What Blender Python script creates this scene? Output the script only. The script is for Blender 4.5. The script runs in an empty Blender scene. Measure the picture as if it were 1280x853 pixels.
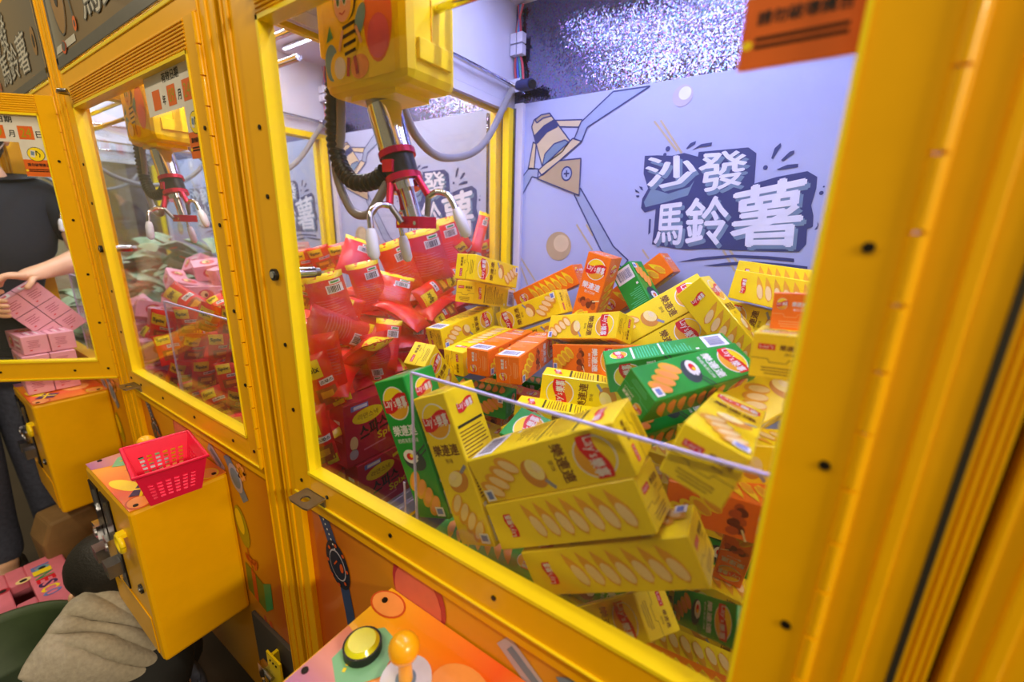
import bpy, math, random
from mathutils import Vector, Matrix, Quaternion
random.seed(7)
S = bpy.context.scene
COL = S.collection
# ---------------------------------------------------------------- camera, world, lights, exposure
cam_d = bpy.data.cameras.new('camera'); cam = bpy.data.objects.new('camera', cam_d); COL.objects.link(cam)
cam_d.sensor_width = 36; cam_d.lens = 524.1725 / 1280 * 36; cam_d.clip_start = .02
cam.matrix_world = Matrix(((0.831134, -0.162858, 0.531689, 0), (0.555602, 0.203917, -0.806055, -.324),
                           (0.022852, 0.965347, 0.259967, 1.266), (0, 0, 0, 1)))
cam_d.dof.use_dof = True; cam_d.dof.focus_distance = .78; cam_d.dof.aperture_fstop = 2.4
S.camera = cam
S.cycles.transparent_max_bounces = 40; S.cycles.max_bounces = 12
S.view_settings.view_transform = 'Standard'; S.view_settings.look = 'None'; S.view_settings.gamma = 1
S.view_settings.use_curve_mapping = False; S.view_settings.exposure = 0.0
wd = bpy.data.worlds.new('arcade_hall'); S.world = wd; wd.use_nodes = True
wd.node_tree.nodes['Background'].inputs[0].default_value = (.66, .54, .30, 1)
wd.node_tree.nodes['Background'].inputs[1].default_value = .40

def area(name, loc, size, power, color, target, parent=None):
    d = bpy.data.lights.new(name, 'AREA'); d.shape = 'RECTANGLE'; d.size, d.size_y = size
    d.energy = power; d.color = color
    o = bpy.data.objects.new(name, d); COL.objects.link(o); o.location = loc
    o.rotation_euler = (Vector(target) - Vector(loc)).to_track_quat('-Z', 'Y').to_euler()
    if parent: o.parent = parent
    return o
# the hall's ceiling tubes over the aisle, and one added side fill
area('aisle_tube', (-1.3, -.95, 2.75), (1.2, .10), 15, (1, .86, .60), (-1.3, -.3, .6))
area('aisle_tube', (.25, -.95, 2.75), (1.2, .10), 11, (1, .86, .60), (.2, -.2, .6))
area('aisle_tube', (2.3, -.55, 2.2), (.8, .12), 52, (1, .86, .60), (-.9, -.1, .6))  # added side fill, not a ceiling tube; brightens the consoles' right faces
area('aisle_tube', (-2.9, -.95, 2.75), (1.2, .10), 13, (1, .86, .60), (-2.8, -.3, .6))
LED = {0: (7.2, (.60, .66, 1.22)), 1: (7.6, (1, .93, .92)), 2: (7.0, (.82, .93, 1.0)), 3: (8.0, (.82, .94, 1.0)), -1: (5.0, (.9, .9, 1.0))}

# ---------------------------------------------------------------- materials
def lin(c):
    return tuple((v / 12.92 if v <= .04045 else ((v + .055) / 1.055) ** 2.4) for v in (x / 255 for x in c))
MATS = {}
def mat(name, rgb, rough=.5, metal=0., var=.05, scale=40., bump=0., coat=0., emit=0., spec=.5, alpha=None):
    if name in MATS: return MATS[name]
    m = bpy.data.materials.new(name); m.use_nodes = True; nt = m.node_tree; b = nt.nodes['Principled BSDF']
    c = lin(rgb)
    b.inputs['Roughness'].default_value = rough; b.inputs['Metallic'].default_value = metal
    b.inputs['Coat Weight'].default_value = coat; b.inputs['Coat Roughness'].default_value = .08
    b.inputs['Specular IOR Level'].default_value = spec
    tc = nt.nodes.new('ShaderNodeTexCoord'); n = nt.nodes.new('ShaderNodeTexNoise'); n.inputs['Scale'].default_value = scale
    n.inputs['Detail'].default_value = 3
    nt.links.new(tc.outputs['Object'], n.inputs['Vector'])
    r = nt.nodes.new('ShaderNodeValToRGB')
    r.color_ramp.elements[0].position = .3; r.color_ramp.elements[1].position = .7
    r.color_ramp.elements[0].color = tuple(max(0, v * (1 - var)) for v in c) + (1,)
    r.color_ramp.elements[1].color = tuple(min(1, v * (1 + var)) for v in c) + (1,)
    nt.links.new(n.outputs['Fac'], r.inputs['Fac']); nt.links.new(r.outputs['Color'], b.inputs['Base Color'])
    if bump:
        bp = nt.nodes.new('ShaderNodeBump'); bp.inputs['Strength'].default_value = bump; bp.inputs['Distance'].default_value = .002
        nt.links.new(n.outputs['Fac'], bp.inputs['Height']); nt.links.new(bp.outputs['Normal'], b.inputs['Normal'])
    if emit:
        b.inputs['Emission Color'].default_value = c + (1,); b.inputs['Emission Strength'].default_value = emit
    MATS[name] = m
    return m
def clear(name, tint, ior=1.45, rough=.0, haze=0.):
    m = bpy.data.materials.new(name); m.use_nodes = True; nt = m.node_tree; nt.nodes.clear()
    o = nt.nodes.new('ShaderNodeOutputMaterial'); t = nt.nodes.new('ShaderNodeBsdfTransparent'); g = nt.nodes.new('ShaderNodeBsdfGlossy')
    t.inputs[0].default_value = tint + (1,); g.inputs['Roughness'].default_value = rough
    lw = nt.nodes.new('ShaderNodeLayerWeight'); pw = nt.nodes.new('ShaderNodeMath'); pw.operation = 'POWER'; pw.inputs[1].default_value = 5
    nt.links.new(lw.outputs['Facing'], pw.inputs[0]); f = nt.nodes.new('ShaderNodeMath'); f.operation = 'MULTIPLY_ADD'; r0 = ((ior - 1) / (ior + 1)) ** 2
    f.inputs[1].default_value = .8; f.inputs[2].default_value = r0; nt.links.new(pw.outputs[0], f.inputs[0])
    mx = nt.nodes.new('ShaderNodeMixShader'); nt.links.new(f.outputs[0], mx.inputs[0]); nt.links.new(t.outputs[0], mx.inputs[1]); nt.links.new(g.outputs[0], mx.inputs[2])
    last = mx
    if haze:
        d = nt.nodes.new('ShaderNodeBsdfDiffuse'); d.inputs[0].default_value = (.8, .8, .8, 1)
        m2 = nt.nodes.new('ShaderNodeMixShader'); m2.inputs[0].default_value = haze
        nt.links.new(mx.outputs[0], m2.inputs[1]); nt.links.new(d.outputs[0], m2.inputs[2]); last = m2
    nt.links.new(last.outputs[0], o.inputs[0]); MATS[name] = m
    return m
def gradient_mat(name, stops, axis, lo, hi, rough=.3, coat=.4):
    """printed colour fade along one object axis"""
    m = bpy.data.materials.new(name); m.use_nodes = True; nt = m.node_tree; b = nt.nodes['Principled BSDF']
    tc = nt.nodes.new('ShaderNodeTexCoord'); sp = nt.nodes.new('ShaderNodeSeparateXYZ'); mr = nt.nodes.new('ShaderNodeMapRange'); cr = nt.nodes.new('ShaderNodeValToRGB')
    nt.links.new(tc.outputs['Object'], sp.inputs[0]); nt.links.new(sp.outputs[axis], mr.inputs[0])
    mr.inputs[1].default_value = lo; mr.inputs[2].default_value = hi; nt.links.new(mr.outputs[0], cr.inputs[0])
    e = cr.color_ramp.elements
    while len(e) < len(stops): e.new(.5)
    for k, (p, c) in enumerate(stops): e[k].position = p; e[k].color = lin(c) + (1,)
    nt.links.new(cr.outputs[0], b.inputs['Base Color']); b.inputs['Roughness'].default_value = rough; b.inputs['Coat Weight'].default_value = coat
    MATS[name] = m
    return m
def holo_mat():
    m = bpy.data.materials.new('holographic_foil'); m.use_nodes = True; nt = m.node_tree; b = nt.nodes['Principled BSDF']
    tc = nt.nodes.new('ShaderNodeTexCoord'); v = nt.nodes.new('ShaderNodeTexVoronoi'); v.inputs['Scale'].default_value = 330
    nt.links.new(tc.outputs['Object'], v.inputs['Vector'])
    geo = nt.nodes.new('ShaderNodeNewGeometry')
    s1 = nt.nodes.new('ShaderNodeVectorMath'); s1.operation = 'SUBTRACT'; s1.inputs[1].default_value = (.5, .5, .5)
    nt.links.new(v.outputs['Color'], s1.inputs[0])
    s2 = nt.nodes.new('ShaderNodeVectorMath'); s2.operation = 'SCALE'; s2.inputs['Scale'].default_value = .18; nt.links.new(s1.outputs[0], s2.inputs[0])
    s3 = nt.nodes.new('ShaderNodeVectorMath'); s3.operation = 'ADD'; nt.links.new(s2.outputs[0], s3.inputs[0]); nt.links.new(geo.outputs['Normal'], s3.inputs[1])
    s4 = nt.nodes.new('ShaderNodeVectorMath'); s4.operation = 'NORMALIZE'; nt.links.new(s3.outputs[0], s4.inputs[0]); nt.links.new(s4.outputs[0], b.inputs['Normal'])
    hs = nt.nodes.new('ShaderNodeCombineColor'); hs.mode = 'HSV'; sep = nt.nodes.new('ShaderNodeSeparateColor'); nt.links.new(v.outputs['Color'], sep.inputs[0])
    nt.links.new(sep.outputs[0], hs.inputs[0]); mr = nt.nodes.new('ShaderNodeMath'); mr.operation = 'MULTIPLY'; mr.inputs[1].default_value = .55
    nt.links.new(sep.outputs[1], mr.inputs[0]); nt.links.new(mr.outputs[0], hs.inputs[1]); hs.inputs[2].default_value = .30
    tint = nt.nodes.new('ShaderNodeMixRGB'); tint.blend_type = 'MULTIPLY'; tint.inputs[0].default_value = 1; tint.inputs[2].default_value = (.62, .60, 1, 1)
    nt.links.new(hs.outputs[0], tint.inputs[1]); nt.links.new(tint.outputs[0], b.inputs['Base Color']); b.inputs['Metallic'].default_value = 1; b.inputs['Roughness'].default_value = .16
    MATS['holographic_foil'] = m
holo_mat()
GLASS = clear('door_glass', (.985, .985, .98)); ACRY = clear('clear_acrylic', (.965, .96, .955), 1.35, .02, .012)
mat('frame_yellow', (244, 180, 0), .36, var=.02, coat=.10, spec=.25)
mat('frame_bright', (255, 222, 20), .3, var=.02)
mat('plastic_yellow', (255, 218, 10), .4, var=.02, coat=.05, spec=.3)
mat('white_panel', (206, 206, 228), .45, var=.02)
mat('print_paper', (172, 182, 224), .38, var=.015)
mat('dark_rubber', (38, 34, 26), .6); mat('black', (18, 18, 20), .45); mat('screw_dark', (40, 34, 28), .4, .6)
mat('chrome', (225, 225, 230), .12, 1., var=.02); mat('steel', (150, 148, 152), .35, 1., var=.05)
mat('grey_hose', (140, 136, 140), .35); mat('red_anodised', (205, 20, 70), .25, .5); mat('silver_edge', (150, 150, 152), .3, .8)
mat('deck_dark', (70, 66, 64), .6); mat('acrylic_edge', (205, 195, 235), .25, var=.02)
mat('navy', (52, 62, 120), .5); mat('slate', (112, 138, 170), .5); mat('ice', (222, 226, 246), .5); mat('tan', (176, 158, 128), .5); mat('tan_light', (206, 190, 158), .5)
mat('prong_print', (150, 165, 205), .5); mat('streak_tan', (190, 176, 150), .5)
mat('white_print', (238, 238, 238), .4, var=.01); mat('red_print', (222, 22, 38), .35, var=.02); mat('logo_yellow', (255, 222, 30), .35, var=.02)
mat('brown_print', (120, 72, 14), .45); mat('ink', (28, 26, 26), .45); mat('barcode_blue', (70, 70, 120), .5)
mat('sign_orange', (228, 106, 32), .4); mat('sign_white', (226, 220, 214), .4)

# ---------------------------------------------------------------- mesh helpers
ORG = {}
REG = {}
def seen(group, loc, plain):
    """counts the members of a heap; returns (build it?, its own label where it can be picked out)"""
    n = len(REG.setdefault(group, [])); REG[group].append(tuple(loc))
    own = HEAP_LABELS.get(group, {})
    return n not in HEAP_SKIP.get(group, ()), own.get(n, plain)
class MB:
    def __init__(s): s.v = []; s.f = []; s.m = []; s.sm = []; s.mi = {}; s.names = []
    def idx(s, m):
        if m not in s.mi: s.mi[m] = len(s.names); s.names.append(m)
        return s.mi[m]
    def add(s, vs, fs, m, smooth=False, M=None):
        o = len(s.v); k = s.idx(m)
        s.v += [tuple(M @ Vector(p)) if M else tuple(p) for p in vs]
        for f in fs: s.f.append(tuple(i + o for i in f)); s.m.append(k); s.sm.append(smooth)
        return s
    def box(s, a, b, m, M=None):
        x0, y0, z0 = a; x1, y1, z1 = b
        return s.add([(x0, y0, z0), (x1, y0, z0), (x1, y1, z0), (x0, y1, z0), (x0, y0, z1), (x1, y0, z1), (x1, y1, z1), (x0, y1, z1)],
                     [(0, 3, 2, 1), (4, 5, 6, 7), (0, 1, 5, 4), (1, 2, 6, 5), (2, 3, 7, 6), (3, 0, 4, 7)], m, M=M)
    def cyl(s, p, q, r, m, n=14, r2=None, caps=True):
        return s.tube([p, q], [r, r if r2 is None else r2], m, n, caps)
    def tube(s, pts, r, m, n=10, caps=True, smooth=True):
        pts = [Vector(p) for p in pts]; rs = r if isinstance(r, (list, tuple)) else [r] * len(pts)
        vs = []; fs = []; up = None
        for i, p in enumerate(pts):
            t = (pts[min(i + 1, len(pts) - 1)] - pts[max(i - 1, 0)]).normalized()
            if up is None: up = Vector((0, 0, 1)) if abs(t.z) < .9 else Vector((1, 0, 0))
            a = t.cross(up).normalized(); up = a.cross(t).normalized()
            vs += [p + (a * math.cos(2 * math.pi * k / n) + up * math.sin(2 * math.pi * k / n)) * rs[i] for k in range(n)]
        for i in range(len(pts) - 1):
            for k in range(n): fs.append((i * n + k, i * n + (k + 1) % n, (i + 1) * n + (k + 1) % n, (i + 1) * n + k))
        s.add(vs, fs, m, smooth)
        if caps: s.add(vs[:n], [tuple(range(n - 1, -1, -1))], m); s.add(vs[-n:], [tuple(range(n))], m)
        return s
    def ball(s, c, r, m, nu=16, nv=10, sc=(1, 1, 1), M=None):
        vs = []; fs = []
        for j in range(nv + 1):
            t = math.pi * j / nv
            for i in range(nu): a = 2 * math.pi * i / nu; vs.append((c[0] + r * sc[0] * math.sin(t) * math.cos(a), c[1] + r * sc[1] * math.sin(t) * math.sin(a), c[2] + r * sc[2] * math.cos(t)))
        for j in range(nv):
            for i in range(nu): fs.append((j * nu + i, (j + 1) * nu + i, (j + 1) * nu + (i + 1) % nu, j * nu + (i + 1) % nu))
        return s.add(vs, fs, m, True, M)
    def prism(s, poly, n, h, m):
        """polygon (3-D points) extruded along n by h"""
        n = Vector(n) * h; a = [Vector(p) for p in poly]; k = len(a)
        return s.add(a + [p + n for p in a], [tuple(range(k - 1, -1, -1)), tuple(range(k, 2 * k))] + [(i, (i + 1) % k, k + (i + 1) % k, k + i) for i in range(k)], m)
    def build(s, name, parent=None, org=None, bevel=0, seg=2):
        me = bpy.data.meshes.new(name)
        po = ORG.get(parent.name, Vector((0, 0, 0))) if parent else Vector((0, 0, 0))
        og = Vector(org) if org is not None else (po.copy() if parent else Vector((0, 0, 0)))
        me.from_pydata([tuple(Vector(p) - og) for p in s.v], [], s.f); me.update()
        for k in s.names: me.materials.append(MATS[k])
        me.polygons.foreach_set('material_index', s.m); me.polygons.foreach_set('use_smooth', s.sm)
        o = bpy.data.objects.new(name, me); COL.objects.link(o)
        if parent: o.parent = parent
        o.location = og - po; ORG[o.name] = og
        if bevel:
            b = o.modifiers.new('bevel', 'BEVEL'); b.width = bevel; b.segments = seg; b.limit_method = 'ANGLE'; b.harden_normals = False
        return o
def tag(o, label=None, cat=None, group=None, kind=None):
    if label: o['label'] = label
    if cat: o['category'] = cat
    if group: o['group'] = group
    if kind: o['kind'] = kind
    return o
def empty(name, loc, label, cat, group=None):
    o = bpy.data.objects.new(name, None); COL.objects.link(o); o.location = loc; o.empty_display_size = .05
    ORG[o.name] = Vector(loc); return tag(o, label, cat, group)
def copy_tree(o, parent=None):
    c = o.copy(); COL.objects.link(c); c.parent = parent
    for ch in list(o.children):
        if ch.type == 'MESH' or ch.type == 'EMPTY': copy_tree(ch, c)
    return c
TXT = {}
def text_geo(s, bold=.02):
    if (s, bold) in TXT: return TXT[(s, bold)]
    c = bpy.data.curves.new('t', 'FONT'); c.body = s; c.size = 1; c.resolution_u = 2; c.offset = bold
    o = bpy.data.objects.new('t', c); COL.objects.link(o)
    me = bpy.data.meshes.new_from_object(o.evaluated_get(bpy.context.evaluated_depsgraph_get()))
    vs = [(v.co.x, v.co.y) for v in me.vertices]; fs = [tuple(p.vertices) for p in me.polygons]
    bpy.data.objects.remove(o); bpy.data.curves.remove(c); bpy.data.meshes.remove(me)
    x0 = min(v[0] for v in vs); x1 = max(v[0] for v in vs); y0 = min(v[1] for v in vs); y1 = max(v[1] for v in vs)
    TXT[(s, bold)] = ([((x - x0) / (x1 - x0), (y - y0) / (y1 - y0)) for x, y in vs], fs, (x1 - x0) / (y1 - y0))
    return TXT[(s, bold)]
class Decal:
    """flat print laid on a plane: origin, right, up; each layer a hair above the last"""
    def __init__(s, o, ex, ey, mb=None, gap=.00016):
        s.o = Vector(o); s.ex = Vector(ex).normalized(); s.ey = Vector(ey).normalized(); s.n = s.ex.cross(s.ey); s.mb = mb or MB(); s.gap = gap
    def P(s, x, y, l): return s.o + s.ex * x + s.ey * y + s.n * (s.gap * (l + 1))
    def poly(s, pts, m, l=0): s.mb.add([s.P(x, y, l) for x, y in pts], [tuple(range(len(pts)))], m); return s
    def rect(s, x, y, w, h, m, l=0, a=0.):
        c, d = math.cos(a), math.sin(a)
        return s.poly([(x + c * u * w / 2 - d * v * h / 2, y + d * u * w / 2 + c * v * h / 2) for u, v in ((-1, -1), (1, -1), (1, 1), (-1, 1))], m, l)
    def ell(s, x, y, rx, ry, m, l=0, a=0., n=22):
        c, d = math.cos(a), math.sin(a)
        return s.poly([(x + c * rx * math.cos(t) - d * ry * math.sin(t), y + d * rx * math.cos(t) + c * ry * math.sin(t)) for t in (2 * math.pi * k / n for k in range(n))], m, l)
    def quad_text(s, t, q, m, l=0, bold=.02):
        """text stretched over the quad (top-left, top-right, bottom-right, bottom-left); weight comes from shifted copies"""
        vs, fs, _ = text_geo(t, 0); a, b, c, d = q; k = .8 * bold / max(1, len(t) * .85); kk = 0.
        for du, dv in (((0, 0),) if bold < .025 else ((-k, 0), (k, 0), (0, bold * .6), (0, -bold * .6))):
            out = []
            for u, v in vs:
                u += du; v += dv
                x = (1 - v) * ((1 - u) * d[0] + u * c[0]) + v * ((1 - u) * a[0] + u * b[0]); y = (1 - v) * ((1 - u) * d[1] + u * c[1]) + v * ((1 - u) * a[1] + u * b[1])
                out.append(s.P(x, y, l + kk))
            s.mb.add(out, fs, m); kk += .25
        return s
    def text(s, t, x, y, w, h, m, l=0, a=0., bold=.02):
        c, d = math.cos(a), math.sin(a)
        q = [(x + c * u * w / 2 - d * v * h / 2, y + d * u * w / 2 + c * v * h / 2) for u, v in ((-1, 1), (1, 1), (1, -1), (-1, -1))]
        return s.quad_text(t, q, m, l, bold)
    def line(s, pts, w, m, l=0):
        for (a, b), (c, d) in zip(pts[:-1], pts[1:]):
            L = math.hypot(c - a, d - b) or 1e-6; s.rect((a + c) / 2, (b + d) / 2, L, w, m, l, math.atan2(d - b, c - a))
        return s
    def outline(s, pts, w, m, l=0): return s.line(list(pts) + [pts[0]], w, m, l)
def smooth_path(pts, n=8):
    P = [Vector(p) for p in pts]; P = [P[0] * 2 - P[1]] + P + [P[-1] * 2 - P[-2]]; out = []
    for i in range(1, len(P) - 2):
        for k in range(n):
            t = k / n; a, b, c, d = P[i - 1:i + 3]
            out.append(.5 * ((2 * b) + (c - a) * t + (2 * a - 5 * b + 4 * c - d) * t * t + (3 * b - a - 3 * c + d) * t ** 3))
    out.append(P[-2]); return out
# ---------------------------------------------------------------- measured data (metres)
PRINT_DATA = {"cyl":[[-0.6141,1.5157],[-0.6076,1.5311],[-0.5877,1.5403],[-0.5633,1.5411],[-0.5034,1.4738],[-0.5792,1.4214]],"cyl_dark_cap":[[-0.6047,1.5308],[-0.5877,1.5403],[-0.5634,1.5416],[-0.5574,1.5347],[-0.5816,1.5329],[-0.5985,1.5233]],"band":[[-0.6049,1.4939],[-0.5778,1.5144],[-0.5502,1.525],[-0.5394,1.5096],[-0.5685,1.4998],[-0.5964,1.4755]],"joint":[[-0.578,1.4214],[-0.5717,1.4493],[-0.5472,1.4706],[-0.5172,1.4772],[-0.5059,1.4708],[-0.5237,1.4505],[-0.5537,1.4341]],"barl":[[-0.621,1.4164],[-0.6084,1.4802],[-0.5993,1.4747],[-0.6027,1.4155]],"barr":[[-0.5474,1.5238],[-0.4739,1.5177],[-0.4831,1.5023],[-0.5338,1.5082]],"prongr":[[-0.493,1.4773],[-0.4772,1.5129],[-0.4029,1.5671],[-0.3204,1.5664],[-0.4608,1.4996],[-0.4725,1.4699]],"tri_top":[[-0.5893,1.4114],[-0.4958,1.4789],[-0.4725,1.4699],[-0.578,1.3974]],"tri":[[-0.5919,1.3914],[-0.5288,1.4308],[-0.4713,1.4323],[-0.47,1.3476]],"screw":[[-0.5074,1.3995],[-0.4922,1.3988]],"prongd":[[-0.4844,1.3497],[-0.4684,1.3646],[-0.3728,1.2297],[-0.3328,1.1982],[-0.3457,1.1796],[-0.4025,1.2176]],"prongl":[[-0.5911,1.3932],[-0.5898,1.4148],[-0.618,1.4181],[-0.6496,1.3862],[-0.6434,1.3424],[-0.6089,1.3968]],"ballb":[[-0.521,1.2235],[-0.4844,1.225]],"balls":[[-0.2504,1.5388],[-0.2298,1.536]],"streaks":[[[-0.3043,1.4968],[-0.2488,1.4329]],[[-0.2908,1.4973],[-0.2389,1.4283]],[[-0.4734,1.2788],[-0.4254,1.2177]],[[-0.447,1.2792],[-0.427,1.2527]],[[-0.6409,1.1921],[-0.5863,1.1262]],[[-0.6403,1.1724],[-0.611,1.1136]],[[-0.3015,1.2248],[-0.2843,1.2045]],[[-0.1312,1.2313],[-0.1028,1.1893]],[[-0.1184,1.2319],[-0.0903,1.1903]]],"back":[[-0.3172,1.428],[-0.2895,1.4271],[-0.2588,1.4241],[-0.2334,1.428],[-0.2054,1.4189],[-0.205,1.4279],[-0.1138,1.4297],[-0.0983,1.4179],[-0.0933,1.3621],[-0.0565,1.373],[-0.0094,1.381],[0.0074,1.3703],[0.0095,1.3497],[0.0068,1.3199],[0.0134,1.3017],[0.016,1.2818],[0.0078,1.277],[0.011,1.249],[0.0021,1.2343],[-0.1121,1.2322],[-0.1545,1.2337],[-0.2017,1.2291],[-0.2232,1.2296],[-0.2806,1.2376],[-0.2801,1.2749],[-0.2807,1.3151],[-0.3045,1.3072],[-0.3141,1.3171],[-0.3135,1.3372],[-0.3024,1.3586],[-0.316,1.3911]],"mid":[[-0.2965,1.3567],[-0.2814,1.3545],[-0.2568,1.3468],[-0.2146,1.3595],[-0.2061,1.3727],[-0.2159,1.3425],[-0.2602,1.3293],[-0.3039,1.3189],[-0.3088,1.3299]],"c1":[[-0.313,1.4232],[-0.2109,1.4225],[-0.2021,1.354],[-0.3065,1.3623]],"c2":[[-0.2031,1.4259],[-0.1154,1.4246],[-0.1091,1.3626],[-0.1927,1.346]],"c3":[[-0.2777,1.3216],[-0.2228,1.3281],[-0.2165,1.2401],[-0.2761,1.2385]],"c4":[[-0.2166,1.3339],[-0.1358,1.3424],[-0.128,1.2429],[-0.2084,1.2404]],"c5":[[-0.1297,1.3498],[-0.0105,1.3755],[-0.0011,1.2453],[-0.1181,1.2405]],"marks":[[[-0.0717,1.4071],[-0.0689,1.4248],[-0.0607,1.4336],[-0.0585,1.4284],[-0.0686,1.4054]],[[-0.055,1.403],[-0.0432,1.417],[-0.0363,1.4188],[-0.0354,1.4135],[-0.0513,1.4004]],[[-0.0595,1.3868],[-0.0434,1.394],[-0.0262,1.3948],[-0.0254,1.3889],[-0.0556,1.3851]],[[-0.231,1.4364],[-0.2239,1.4462],[-0.2127,1.4498],[-0.2136,1.4438],[-0.2291,1.4349]],[[-0.2182,1.4328],[-0.202,1.4428],[-0.1813,1.4444],[-0.1821,1.4381],[-0.2045,1.4366]],[[-0.2916,1.2579],[-0.2935,1.2932],[-0.2889,1.2932],[-0.2872,1.2636]],[[0.0192,1.2757],[0.0225,1.2835],[0.0217,1.2911],[0.0248,1.285],[0.0241,1.2774]],[[-0.324,1.3646],[-0.3161,1.3626],[-0.313,1.3546],[-0.3186,1.3573]],[[-0.3331,1.3588],[-0.3228,1.3527],[-0.3217,1.3498],[-0.3298,1.3529]],[[-0.329,1.3448],[-0.3212,1.3454],[-0.3208,1.341],[-0.3262,1.3411]]],"dots":[[[-0.079,1.3911],[-0.075,1.3909]],[[0.0185,1.342],[0.022,1.342]],[[0.0204,1.3529],[0.0219,1.3528]],[[-0.2686,1.4388],[-0.2636,1.4385]],[[-0.2737,1.4274],[-0.2701,1.4272]]],"ground":[[[-0.2215,1.2005],[-0.1755,1.2138],[-0.1108,1.223],[-0.0499,1.2235],[-0.0039,1.2211],[-0.0023,1.2147],[-0.049,1.2175],[-0.11,1.2175],[-0.1747,1.2077]],[[-0.1663,1.1963],[-0.1212,1.2063],[-0.0781,1.2118],[-0.0953,1.2031],[-0.1396,1.1974]],[[-0.0781,1.2118],[-0.019,1.2104],[0.0203,1.2075],[0.0212,1.2017],[-0.0176,1.2023],[-0.0652,1.2071]]]}
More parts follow.
